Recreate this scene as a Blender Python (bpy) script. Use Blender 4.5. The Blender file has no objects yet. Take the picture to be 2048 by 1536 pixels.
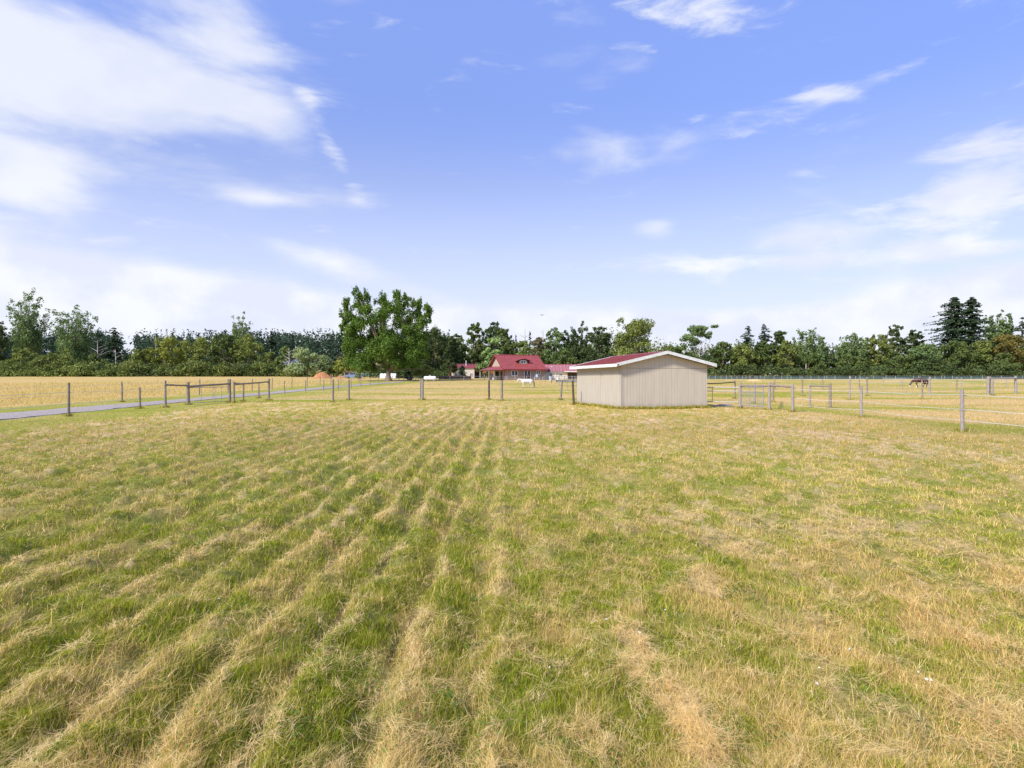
import bpy, math, random
import numpy as np
from mathutils import Vector, Matrix

random.seed(7)
RNG = np.random.default_rng(11)
R = math.radians
SC = bpy.context.scene
COL = SC.collection

# ------------------------------------------------------------------ camera
EYE = 1.75                      # eye height
FPX, CX, HY = 1250.0, 1024.0, 762.0   # focal length, centre column and horizon row on a 2048 wide frame
cam_d = bpy.data.cameras.new('camera')
cam = bpy.data.objects.new('camera', cam_d)
COL.objects.link(cam)
cam.location = (0, 0, EYE)
cam.rotation_euler = (R(90 - 0.27), 0, 0)
cam_d.sensor_width = 36
cam_d.lens = FPX / 2048 * 36
cam_d.clip_start = 0.05
cam_d.clip_end = 6000
SC.camera = cam
SC.render.resolution_x = 1024
SC.render.resolution_y = 768

# ------------------------------------------------------------------ sun and sky
SUN_AZ, SUN_EL = R(-133), R(42)     # azimuth from +Y, positive to the right
sun_dir = Vector((math.sin(SUN_AZ) * math.cos(SUN_EL), math.cos(SUN_AZ) * math.cos(SUN_EL), math.sin(SUN_EL)))
sd = bpy.data.lights.new('sun', 'SUN')
sd.energy = 3.7
sd.angle = R(7)
sd.color = (1.0, 0.93, 0.82)
sun = bpy.data.objects.new('sun', sd)
COL.objects.link(sun)
sun.rotation_euler = (-sun_dir).to_track_quat('-Z', 'Y').to_euler()
SC.view_settings.view_transform = 'Standard'
SC.view_settings.look = 'None'
SC.view_settings.gamma = 1
SC.view_settings.exposure = 0.53
SC.cycles.max_bounces = 5
SC.cycles.diffuse_bounces = 3
SC.cycles.transparent_max_bounces = 6
SC.cycles.sample_clamp_indirect = 6


def N(nt, typ, **kw):
    n = nt.nodes.new(typ)
    for k, v in kw.items():
        setattr(n, k, v)
    return n


def lnk(nt, a, b):
    nt.links.new(a, b)


def math_node(nt, op, a, b=None, c=None, clamp=False):
    n = nt.nodes.new('ShaderNodeMath')
    n.operation = op
    n.use_clamp = clamp
    for i, v in enumerate((a, b, c)):
        if v is None:
            continue
        if isinstance(v, (int, float)):
            n.inputs[i].default_value = v
        else:
            nt.links.new(v, n.inputs[i])
    return n.outputs[0]


def build_world():
    w = bpy.data.worlds.new('World')
    SC.world = w
    w.use_nodes = True
    nt = w.node_tree
    nt.nodes.clear()
    out = N(nt, 'ShaderNodeOutputWorld')
    bg = N(nt, 'ShaderNodeBackground')
    bg.inputs['Strength'].default_value = 0.1
    lnk(nt, bg.outputs[0], out.inputs[0])
    sky = N(nt, 'ShaderNodeTexSky', sky_type='NISHITA')
    sky.sun_disc = False
    sky.sun_elevation = SUN_EL
    sky.sun_rotation = SUN_AZ
    sky.altitude = 50
    sky.air_density = 1.0
    sky.dust_density = 0.6
    sky.ozone_density = 2.0
    tc = N(nt, 'ShaderNodeTexCoord')
    sep = N(nt, 'ShaderNodeSeparateXYZ')
    lnk(nt, tc.outputs['Generated'], sep.inputs[0])
    X, Y, Z = sep.outputs
    az = math_node(nt, 'ARCTAN2', X, Y)
    el = math_node(nt, 'ARCSINE', Z)
    # air glow of a thin veil: paler and more lavender towards the horizon
    veil = N(nt, 'ShaderNodeMix', data_type='RGBA', blend_type='MIX')
    tint = N(nt, 'ShaderNodeMix', data_type='RGBA', blend_type='MULTIPLY')
    tint.inputs[0].default_value = 1.0
    lift = N(nt, 'ShaderNodeMapRange')
    lnk(nt, el, lift.inputs[0])
    lift.inputs[1].default_value = 0.30
    lift.inputs[2].default_value = 0.62
    lift.inputs[3].default_value = 0.92
    lift.inputs[4].default_value = 1.50
    sk = N(nt, 'ShaderNodeVectorMath', operation='SCALE')
    lnk(nt, sky.outputs[0], sk.inputs[0])
    lnk(nt, lift.outputs[0], sk.inputs[3])
    lnk(nt, sk.outputs[0], tint.inputs[6])
    tint.inputs[7].default_value = (0.84, 0.97, 1.54, 1)
    lnk(nt, tint.outputs[2], veil.inputs[6])
    veil.inputs[7].default_value = (5.9, 6.15, 7.1, 1)
    e1 = N(nt, 'ShaderNodeMapRange', interpolation_type='SMOOTHSTEP')
    lnk(nt, el, e1.inputs[0])
    e1.inputs[1].default_value = 0.43
    e1.inputs[2].default_value = 0.02
    e1.inputs[3].default_value = 0.14
    e1.inputs[4].default_value = 0.86
    lnk(nt, e1.outputs[0], veil.inputs[0])
    # two cloud textures on the dome: a soft layer and a streaky one
    cv = N(nt, 'ShaderNodeCombineXYZ')
    lnk(nt, az, cv.inputs[0])
    lnk(nt, math_node(nt, 'MULTIPLY', el, 1.35), cv.inputs[1])
    mp = N(nt, 'ShaderNodeMapping')
    lnk(nt, cv.outputs[0], mp.inputs[0])
    mp.inputs['Rotation'].default_value = (0, 0, R(22))
    mp.inputs['Scale'].default_value = (0.8, 1.9, 1)
    mp.inputs['Location'].default_value = (3.1, 1.7, 0)
    n1 = N(nt, 'ShaderNodeTexNoise')
    lnk(nt, mp.outputs[0], n1.inputs[0])
    n1.inputs['Scale'].default_value = 4.0
    n1.inputs['Detail'].default_value = 9
    n1.inputs['Roughness'].default_value = 0.53
    n1.inputs['Distortion'].default_value = 0.25
    mp2 = N(nt, 'ShaderNodeMapping')
    lnk(nt, cv.outputs[0], mp2.inputs[0])
    mp2.inputs['Rotation'].default_value = (0, 0, R(-16))
    mp2.inputs['Scale'].default_value = (1.0, 2.6, 1)
    n2 = N(nt, 'ShaderNodeTexNoise')
    lnk(nt, mp2.outputs[0], n2.inputs[0])
    n2.inputs['Scale'].default_value = 8.0
    n2.inputs['Detail'].default_value = 10
    n2.inputs['Roughness'].default_value = 0.6
    n2.inputs['Distortion'].default_value = 0.35

    def gauss(px, py, sx, sy, amp, tilt=0.0):
        a0 = math.atan((px - CX) / FPX)
        e0 = math.atan((HY - py) / math.hypot(FPX, px - CX))
        da = math_node(nt, 'SUBTRACT', az, a0)
        de = math_node(nt, 'SUBTRACT', el, e0)
        c, s = math.cos(tilt), math.sin(tilt)
        u = math_node(nt, 'ADD', math_node(nt, 'MULTIPLY', da, c), math_node(nt, 'MULTIPLY', de, s))
        v = math_node(nt, 'SUBTRACT', math_node(nt, 'MULTIPLY', de, c), math_node(nt, 'MULTIPLY', da, s))
        q = math_node(nt, 'ADD',
                      math_node(nt, 'POWER', math_node(nt, 'ABSOLUTE', math_node(nt, 'DIVIDE', u, sx)), 2.0),
                      math_node(nt, 'POWER', math_node(nt, 'ABSOLUTE', math_node(nt, 'DIVIDE', v, sy)), 2.0))
        return math_node(nt, 'MULTIPLY', math_node(nt, 'EXPONENT', math_node(nt, 'MULTIPLY', q, -1.0)), amp)

    def total(lst):
        acc = lst[0]
        for t in lst[1:]:
            acc = math_node(nt, 'ADD', acc, t)
        return acc

    soft = total([
        gauss(20, 110, 0.30, 0.085, 0.64, R(-8)),      # the big bank, upper left
        gauss(400, 90, 0.13, 0.075, 0.40, R(-30)),
        gauss(20, 345, 0.09, 0.035, 0.46, R(-10)),
        gauss(-900, 150, 0.25, 0.3, 0.5),
        gauss(-100, 570, 0.42, 0.045, 0.6),
        gauss(420, 625, 0.50, 0.050, 0.65, R(-9)),
        gauss(1000, 700, 1.3, 0.050, 0.45),
        gauss(760, 560, 0.17, 0.022, 0.30, R(-14)),
        gauss(1150, 665, 0.60, 0.040, 0.62),
        gauss(1960, 605, 0.26, 0.042, 0.56, R(12)),
        gauss(2700, 550, 0.4, 0.10, 0.45),
        gauss(1590, 480, 0.11, 0.032, 0.30),
        gauss(1310, 452, 0.035, 0.022, 0.36),
        gauss(520, 395, 0.06, 0.014, 0.42),
    ])
    streak = total([
        gauss(1960, 375, 0.11, 0.055, 0.62, R(14)),
        gauss(1390, 20, 0.09, 0.030, 0.42),
        gauss(1500, 250, 0.13, 0.020, 0.27),
        gauss(2010, 5, 0.05, 0.02, 0.25),
        gauss(1660, 190, 0.05, 0.012, 0.36),
        gauss(1500, 530, 0.24, 0.020, 0.42),
        gauss(640, 60, 0.04, 0.02, 0.24),
        gauss(800, 515, 0.03, 0.02, 0.25),
        gauss(640, 250, 0.11, 0.016, 0.34, R(-58)),
        gauss(330, 440, 0.09, 0.012, 0.18),
        gauss(60, 450, 0.11, 0.014, 0.36, R(-8)),
        gauss(1880, 500, 0.08, 0.018, 0.40),
    ])

    def cover(noise, bias, add, lo, hi):
        v = math_node(nt, 'ADD', math_node(nt, 'MULTIPLY', math_node(nt, 'SUBTRACT', noise, 0.5), bias), add)
        m = N(nt, 'ShaderNodeMapRange', interpolation_type='SMOOTHSTEP')
        lnk(nt, v, m.inputs[0])
        m.inputs[1].default_value = lo
        m.inputs[2].default_value = hi
        return m.outputs[0]
    a1 = cover(n1.outputs[0], 1.5, soft, 0.12, 0.56)
    a2 = cover(n2.outputs[0], 1.5, streak, 0.12, 0.62)
    inv = math_node(nt, 'MULTIPLY', math_node(nt, 'SUBTRACT', 1.0, a1), math_node(nt, 'SUBTRACT', 1.0, a2))
    alpha = math_node(nt, 'MULTIPLY', math_node(nt, 'SUBTRACT', 1.0, inv), 0.93)
    # faint grey modelling inside the clouds
    cl = N(nt, 'ShaderNodeMix', data_type='RGBA')
    cl.inputs[6].default_value = (5.6, 5.9, 6.9, 1)
    cl.inputs[7].default_value = (6.75, 6.9, 7.3, 1)
    m3 = N(nt, 'ShaderNodeMapRange', interpolation_type='SMOOTHSTEP')
    n3 = N(nt, 'ShaderNodeTexNoise')
    lnk(nt, cv.outputs[0], n3.inputs[0])
    n3.inputs['Scale'].default_value = 6.5
    n3.inputs['Detail'].default_value = 7
    n3.inputs['Roughness'].default_value = 0.55
    lnk(nt, n3.outputs[0], m3.inputs[0])
    m3.inputs[1].default_value = 0.40
    m3.inputs[2].default_value = 0.62
    hz = N(nt, 'ShaderNodeMapRange', interpolation_type='SMOOTHSTEP')
    lnk(nt, el, hz.inputs[0])
    hz.inputs[1].default_value = 0.16
    hz.inputs[2].default_value = 0.34
    hz.inputs[3].default_value = 1.0
    hz.inputs[4].default_value = 0.45
    lnk(nt, math_node(nt, 'MULTIPLY', m3.outputs[0], hz.outputs[0]), cl.inputs[0])
    mixc = N(nt, 'ShaderNodeMix', data_type='RGBA')
    lnk(nt, alpha, mixc.inputs[0])
    lnk(nt, veil.outputs[2], mixc.inputs[6])
    lnk(nt, cl.outputs[2], mixc.inputs[7])
    lnk(nt, mixc.outputs[2], bg.inputs[0])
    w.cycles.sampling_method = 'MANUAL'
    w.cycles.sample_map_resolution = 1024


build_world()

# ------------------------------------------------------------------ noise and terrain
_tab = np.random.default_rng(5).random((256, 256)).astype(np.float32)


def vn(x, y, seed=0):
    x = np.asarray(x, dtype=np.float64) + seed * 17.31
    y = np.asarray(y, dtype=np.float64) + seed * 9.77
    xi = np.floor(x).astype(np.int64)
    yi = np.floor(y).astype(np.int64)
    fx = x - xi
    fy = y - yi
    fx = fx * fx * (3 - 2 * fx)
    fy = fy * fy * (3 - 2 * fy)
    a = _tab[xi & 255, yi & 255]
    b = _tab[(xi + 1) & 255, yi & 255]
    c = _tab[xi & 255, (yi + 1) & 255]
    d = _tab[(xi + 1) & 255, (yi + 1) & 255]
    return (a * (1 - fx) + b * fx) * (1 - fy) + (c * (1 - fx) + d * fx) * fy


def fbm(x, y, seed=0, octv=4):
    s = 0.0
    a = 0.5
    t = 0.0
    for k in range(octv):
        s = s + a * vn(np.asarray(x) * 2 ** k, np.asarray(y) * 2 ** k, seed + k * 3)
        t += a
        a *= 0.5
    return s / t


def sstep(v, lo, hi):
    t = np.clip((v - lo) / (hi - lo), 0, 1)
    return t * t * (3 - 2 * t)


_gy = np.array([-2000, 0, 28, 48, 60, 80, 100, 120, 150, 175, 210, 240, 6000], float)
_gz = np.array([0, 0, 0, .14, .28, .6, .95, 1.35, 2.02, 2.68, 3.62, 3.85, 3.85], float)
_ty = np.arange(-50, 400, 0.5)
_tz = np.interp(_ty, _gy, _gz)
_k = np.exp(-np.linspace(-2, 2, 25) ** 2)
_tz = np.convolve(np.pad(_tz, 12, mode='edge'), _k / _k.sum(), mode='valid')


def G(x, y):
    x = np.asarray(x, float)
    y = np.asarray(y, float)
    z = np.interp(y, _ty, _tz)
    side = 0.16 + 0.84 * sstep(-x, -60, 60)
    hill = np.interp(y, [-1e4, 228, 300, 420, 600, 1e4], [0, 0, 6.0, 16.5, 23, 23]) * side
    return z + hill


_py = HY + FPX * (EYE - _tz[_ty > 3]) / _ty[_ty > 3]
_yy = _ty[_ty > 3]
_keep = _yy < 212


def depth_of(py):
    return float(np.interp(-py, -_py[_keep], _yy[_keep]))


def at(px, py):
    y = depth_of(py)
    x = (px - CX) / FPX * y
    return Vector((x, y, float(G(x, y))))


def on(px, y):
    x = (px - CX) / FPX * y
    return Vector((x, y, float(G(x, y))))


def zpx(py, y):
    return EYE + (HY - py) * y / FPX


ROAD_A = [at(*p) for p in ((-260, 849), (0, 827.5), (180, 812.8), (310, 802.9), (430, 792.8), (540, 784.4), (640, 775.0), (700, 770.0), (760, 765.8), (800, 763.0))]
ROAD_B = [at(*p) for p in ((-260, 867), (0, 839.6), (180, 822.9), (310, 809.6), (430, 798.0), (540, 789.0), (640, 779.0), (700, 773.0), (760, 768.2), (800, 765.0))]


def road_x(poly, y):
    ys = np.array([p.y for p in poly])
    xs = np.array([p.x for p in poly])
    return np.interp(y, ys, xs)


def road_mask(x, y, pad=0.0, soft=0.6):
    """1 inside the gravel road."""
    a = road_x(ROAD_A, y) - pad
    b = road_x(ROAD_B, y) + pad
    return sstep(x - a, -soft, soft) * sstep(b - x, -soft, soft) * (y < 132)


ROW = 0.50


def phase(x, y):
    """0..1 across one mown windrow; the rows run away from the camera"""
    wob = 0.20 * (fbm(x * 0.35, y * 0.16, 3, 3) - 0.5) * 2 + 0.12 * (vn(x * 2.2, y * 1.2, 8) - 0.5) + 0.09 * (vn(x * 6, y * 4, 9) - 0.5)
    p = (x + wob + 0.015 * y) / ROW
    return p - np.floor(p)


def row_parts(x, y):
    """height profile, straw crest, green bank, dark hollow"""
    p = phase(x, y)
    h = np.where(p < 0.72, 1 - p / 0.72, (p - 0.72) / 0.28)
    h = h * h * (3 - 2 * h)
    crest = np.exp(-(((p + 0.5) % 1 - 0.5) / 0.125) ** 2)
    bank = np.exp(-((p - 0.40) / 0.18) ** 2)
    hollow = np.exp(-((p - 0.74) / 0.11) ** 2)
    return h, crest, bank, hollow


def near_paddock(x, y):
    return sstep(x, -21.5, -19.5) * sstep(15.6 - x, 0, 1.4) * sstep(49.5 - y, 0, 3)


def micro(x, y):
    r = np.hypot(x, y)
    fade = np.clip(1 - (r - 25) / 35, 0, 1)
    left = 0.25 + 0.75 * sstep(-x, -0.6, 0.8)
    row = row_parts(x, y)[0]
    h = left * 0.105 * (row - 0.5) * (0.4 + 1.1 * vn(x * 1.2, y * 0.8, 21))
    h = h + 0.12 * (fbm(x * 4.2, y * 3.2, 12, 3) - 0.5) + 0.055 * (fbm(x * 7, y * 6, 15, 2) - 0.5)
    h = h + 0.16 * (fbm(x * 0.22, y * 0.22, 19, 2) - 0.5)
    return h * fade * (1 - road_mask(x, y, 0.5)) * (0.35 + 0.65 * near_paddock(x, y))


def GM(x, y):
    return G(x, y) + micro(x, y)


def field(x, y):
    """straw 0..1, dry 0..1, lush 0..1, golden 0..1, grass height"""
    r = np.hypot(x, y)
    pad = near_paddock(x, y)
    row, crest, bank, hollow = row_parts(x, y)
    left = (0.12 + 0.88 * sstep(-x, -0.8, 0.8)) * np.clip(1.25 - r / 32, 0.0, 1)
    clump = fbm(x * 7.5, y * 4.5, 31, 3)
    big = fbm(x * 0.5, y * 0.25, 35, 3)
    streak = fbm(x * 5.0 + y * 0.35, y * 0.9 - x * 0.2, 37, 3)
    brk = fbm(x * 1.4, y * 1.1, 33, 3)
    s_left = sstep(crest * 0.40 + clump * 0.62 + (brk - 0.5) * 0.5 + (big - 0.5) * 0.3, 0.62, 0.86)
    s_right = sstep(clump * 0.60 + streak * 0.60 + (big - 0.5) * 0.35, 0.64, 0.82)
    straw = left * s_left + (1 - left) * s_right
    dry = sstep(fbm(x * 3.6, y * 2.4, 41, 4) + 0.10 * sstep(x, -1.0, 3.0) * sstep(6.5 - y, 0, 3.5) + 0.05 * sstep(x, 1, 6) + 0.07 * sstep(r, 7, 20) - 0.10 * left * bank, 0.40, 0.66)
    lush = np.clip(sstep(fbm(x * 3.0, y * 2.0, 47, 3), 0.44, 0.64) + 0.20 * left * bank, 0, 1)
    gold = sstep(-x, 32.5, 35.5) * sstep(y, 20, 38)
    # beyond the paddock: grazed pasture in pale and green bands
    far = 1 - pad
    band = fbm(x * 0.05, y * 0.16, 51, 3) + 0.07
    straw = straw * pad + far * sstep(band + 0.20 * (fbm(x * 0.8, y * 0.5, 53, 3) - 0.5), 0.40, 0.66) * 0.75
    dry = dry * pad + far * sstep(fbm(x * 0.10, y * 0.22, 57, 4), 0.38, 0.6)
    verge = sstep(road_mask(x, y, 4.6, 1.6), 0.1, 0.9) * (1 - gold)
    crossg = np.exp(-((y - 51.5 - 0.03 * x) / 1.6) ** 2) * (x > -19) * (x < 17) + np.exp(-((x - 17.6) / 1.1) ** 2) * (y < 46)
    crossg = np.clip(crossg, 0, 1)
    straw = straw * (1 - 0.8 * verge) * (1 - 0.8 * crossg) * (1 - gold)
    dry = dry * (1 - 0.7 * verge) * (1 - 0.75 * crossg)
    lush = np.clip(lush + 0.6 * verge + 0.8 * crossg, 0, 1)
    hgt = pad * 1.0 + far * 0.8
    hgt = hgt * (1 - 0.45 * verge) * (1 - 0.45 * left * pad * hollow) * (1 + 0.35 * left * pad * bank) + gold * 2.0 * sstep(y, 30, 45)
    return straw, dry, lush, gold, hgt


C_GREEN = np.array((0.285, 0.340, 0.026))
C_LUSH = np.array((0.225, 0.350, 0.026))
C_OLIVE = np.array((0.470, 0.450, 0.048))
C_DRY = np.array((0.760, 0.555, 0.185))
C_STRAW = np.array((0.950, 0.730, 0.380))
C_GOLD = np.array((0.640, 0.490, 0.150))
C_SOIL = np.array((0.200, 0.140, 0.070))


def mix(a, b, t):
    t = np.asarray(t)[..., None]
    return a * (1 - t) + b * t


# ------------------------------------------------------------------ mesh helpers
def mesh_np(name, verts, faces_flat, loop_start, mat, parent=None, colors=None, smooth=False):
    me = bpy.data.meshes.new(name)
    nv = len(verts)
    me.vertices.add(nv)
    me.vertices.foreach_set('co', np.ascontiguousarray(verts, dtype=np.float32).ravel())
    me.loops.add(len(faces_flat))
    me.loops.foreach_set('vertex_index', np.ascontiguousarray(faces_flat, dtype=np.int32))
    me.polygons.add(len(loop_start))
    me.polygons.foreach_set('loop_start', np.ascontiguousarray(loop_start, dtype=np.int32))
    if colors is not None:
        at_ = me.color_attributes.new('tint', 'FLOAT_COLOR', 'POINT')
        c4 = np.ones((nv, 4), dtype=np.float32)
        c4[:, :3] = colors
        at_.data.foreach_set('color', c4.ravel())
    me.update(calc_edges=True)
    if smooth:
        me.shade_smooth()
    me.materials.append(mat)
    o = bpy.data.objects.new(name, me)
    COL.objects.link(o)
    if parent is not None:
        o.parent = parent
    return o


class MB:
    """collects solids, links them as one mesh object"""

    def __init__(self):
        self.v, self.f = [], []

    def add(self, vs, fs):
        o = len(self.v)
        self.v += [tuple(v) for v in vs]
        self.f += [tuple(i + o for i in f) for f in fs]
        return self

    def box(self, lo, hi):
        x0, y0, z0 = lo
        x1, y1, z1 = hi
        return self.add([(x0, y0, z0), (x1, y0, z0), (x1, y1, z0), (x0, y1, z0), (x0, y0, z1), (x1, y0, z1), (x1, y1, z1), (x0, y1, z1)],
                        [(0, 3, 2, 1), (4, 5, 6, 7), (0, 1, 5, 4), (1, 2, 6, 5), (2, 3, 7, 6), (3, 0, 4, 7)])

    def prism(self, poly, a, b):
        """poly: 3D points of one end; a->b offset vector extrudes it"""
        n = len(poly)
        d = Vector(b) - Vector(a)
        v = [Vector(p) for p in poly] + [Vector(p) + d for p in poly]
        f = [tuple(range(n))[::-1], tuple(range(n, 2 * n))]
        for i in range(n):
            j = (i + 1) % n
            f.append((i, j, n + j, n + i))
        return self.add(v, f)

    def tube(self, pts, rad, seg=8, wob=0.0):
        pts = [Vector(p) for p in pts]
        if not isinstance(rad, (list, tuple)):
            rad = [rad] * len(pts)
        vs = []
        n = len(pts)
        ref = Vector((0, 0, 1)) if abs((pts[-1] - pts[0]).normalized().z) < 0.9 else Vector((0, 1, 0))
        for i, p in enumerate(pts):
            t = (pts[min(i + 1, n - 1)] - pts[max(i - 1, 0)]).normalized()
            u = t.cross(ref).normalized()
            w = t.cross(u).normalized()
            for k in range(seg):
                a = 2 * math.pi * k / seg
                rr = rad[i] * (1 + wob * random.uniform(-1, 1))
                vs.append(p + (u * math.cos(a) + w * math.sin(a)) * rr)
        fs = [tuple(range(seg)), tuple(range((n - 1) * seg, n * seg))[::-1]]
        for i in range(n - 1):
            for k in range(seg):
                k2 = (k + 1) % seg
                fs.append((i * seg + k, (i + 1) * seg + k, (i + 1) * seg + k2, i * seg + k2))
        return self.add(vs, fs)

    def ell(self, c, r, seg=12, rings=8):
        vs = [(c[0], c[1], c[2] - r[2])]
        for i in range(1, rings):
            ph = -math.pi / 2 + math.pi * i / rings
            for k in range(seg):
                a = 2 * math.pi * k / seg
                vs.append((c[0] + r[0] * math.cos(ph) * math.cos(a), c[1] + r[1] * math.cos(ph) * math.sin(a), c[2] + r[2] * math.sin(ph)))
        vs.append((c[0], c[1], c[2] + r[2]))
        fs = []
        for k in range(seg):
            fs.append((0, 1 + (k + 1) % seg, 1 + k))
            fs.append((len(vs) - 1, 1 + (rings - 2) * seg + k, 1 + (rings - 2) * seg + (k + 1) % seg))
        for i in range(rings - 2):
            for k in range(seg):
                k2 = (k + 1) % seg
                fs.append((1 + i * seg + k, 1 + i * seg + k2, 1 + (i + 1) * seg + k2, 1 + (i + 1) * seg + k))
        return self.add(vs, fs)

    def build(self, name, mat, parent=None, smooth=False):
        me = bpy.data.meshes.new(name)
        me.from_pydata(self.v, [], self.f)
        me.update()
        if smooth:
            me.shade_smooth()
        me.materials.append(mat)
        o = bpy.data.objects.new(name, me)
        COL.objects.link(o)
        if parent is not None:
            o.parent = parent
        return o


def empty(name, loc, rz=0.0, label=None, cat=None, group=None):
    o = bpy.data.objects.new(name, None)
    o.empty_display_size = 0.3
    o.location = loc
    o.rotation_euler = (0, 0, rz)
    COL.objects.link(o)
    tag(o, label, cat, group)
    return o


def tag(o, label=None, cat=None, group=None, kind=None):
    if label:
        o['label'] = label
    if cat:
        o['category'] = cat
    if group:
        o['group'] = group
    if kind:
        o['kind'] = kind
    return o


# ------------------------------------------------------------------ materials
def principled(name, col, rough=0.8, spec=0.3, metal=0.0, noise=0.0, nscale=3.0, col2=None, bump=0.0, bscale=20.0, stretch=(1, 1, 1)):
    m = bpy.data.materials.new(name)
    m.use_nodes = True
    nt = m.node_tree
    b = nt.nodes['Principled BSDF']
    b.inputs['Roughness'].default_value = rough
    b.inputs['Specular IOR Level'].default_value = spec
    b.inputs['Metallic'].default_value = metal
    b.inputs['Base Color'].default_value = (*col, 1)
    if noise > 0 or bump > 0 or col2:
        tc = N(nt, 'ShaderNodeTexCoord')
        mp = N(nt, 'ShaderNodeMapping')
        mp.inputs['Scale'].default_value = stretch
        lnk(nt, tc.outputs['Object'], mp.inputs[0])
    if noise > 0 or col2:
        n = N(nt, 'ShaderNodeTexNoise')
        n.inputs['Scale'].default_value = nscale
        n.inputs['Detail'].default_value = 6
        n.inputs['Roughness'].default_value = 0.65
        lnk(nt, mp.outputs[0], n.inputs[0])
        r = N(nt, 'ShaderNodeMapRange')
        lnk(nt, n.outputs[0], r.inputs[0])
        r.inputs[1].default_value = 0.32
        r.inputs[2].default_value = 0.68
        mx = N(nt, 'ShaderNodeMix', data_type='RGBA')
        lnk(nt, r.outputs[0], mx.inputs[0])
        c2 = col2 if col2 else tuple(c * (1 + noise) for c in col)
        c1 = col if col2 else tuple(c * (1 - noise) for c in col)
        mx.inputs[6].default_value = (*c1, 1)
        mx.inputs[7].default_value = (*c2, 1)
        lnk(nt, mx.outputs[2], b.inputs['Base Color'])
    if bump > 0:
        n = N(nt, 'ShaderNodeTexNoise')
        n.inputs['Scale'].default_value = bscale
        n.inputs['Detail'].default_value = 4
        lnk(nt, mp.outputs[0], n.inputs[0])
        bm = N(nt, 'ShaderNodeBump')
        bm.inputs['Strength'].default_value = bump
        bm.inputs['Distance'].default_value = 0.02
        lnk(nt, n.outputs[0], bm.inputs['Height'])
        lnk(nt, bm.outputs[0], b.inputs['Normal'])
    return m


def leaf_material(name, transl=0.35, gloss=0.0):
    m = bpy.data.materials.new(name)
    m.use_nodes = True
    nt = m.node_tree
    nt.nodes.clear()
    out = N(nt, 'ShaderNodeOutputMaterial')
    a = N(nt, 'ShaderNodeAttribute', attribute_name='tint')
    d = N(nt, 'ShaderNodeBsdfDiffuse')
    t = N(nt, 'ShaderNodeBsdfTranslucent')
    mx = N(nt, 'ShaderNodeMixShader')
    mx.inputs[0].default_value = transl
    lnk(nt, a.outputs[0], d.inputs[0])
    hs = N(nt, 'ShaderNodeHueSaturation')
    hs.inputs['Value'].default_value = 1.15
    hs.inputs['Saturation'].default_value = 1.08
    lnk(nt, a.outputs[0], hs.inputs['Color'])
    lnk(nt, hs.outputs[0], t.inputs[0])
    lnk(nt, d.outputs[0], mx.inputs[1])
    lnk(nt, t.outputs[0], mx.inputs[2])
    lnk(nt, mx.outputs[0], out.inputs[0])
    return m


def ground_material():
    m = bpy.data.materials.new('pasture_ground')
    m.use_nodes = True
    nt = m.node_tree
    b = nt.nodes['Principled BSDF']
    b.inputs['Roughness'].default_value = 0.95
    b.inputs['Specular IOR Level'].default_value = 0.1
    a = N(nt, 'ShaderNodeAttribute', attribute_name='tint')
    g = N(nt, 'ShaderNodeNewGeometry')
    n1 = N(nt, 'ShaderNodeTexNoise')
    n1.inputs['Scale'].default_value = 9
    n1.inputs['Detail'].default_value = 8
    n1.inputs['Roughness'].default_value = 0.75
    lnk(nt, g.outputs['Position'], n1.inputs[0])
    r = N(nt, 'ShaderNodeMapRange')
    lnk(nt, n1.outputs[0], r.inputs[0])
    r.inputs[1].default_value = 0.3
    r.inputs[2].default_value = 0.7
    r.inputs[3].default_value = 0.62
    r.inputs[4].default_value = 1.3
    mx = N(nt, 'ShaderNodeVectorMath', operation='SCALE')
    lnk(nt, a.outputs[0], mx.inputs[0])
    lnk(nt, r.outputs[0], mx.inputs[3])
    lnk(nt, mx.outputs[0], b.inputs['Base Color'])
    bm = N(nt, 'ShaderNodeBump')
    bm.inputs['Strength'].default_value = 0.8
    bm.inputs['Distance'].default_value = 0.05
    lnk(nt, n1.outputs[0], bm.inputs['Height'])
    lnk(nt, bm.outputs[0], b.inputs['Normal'])
    return m


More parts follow.
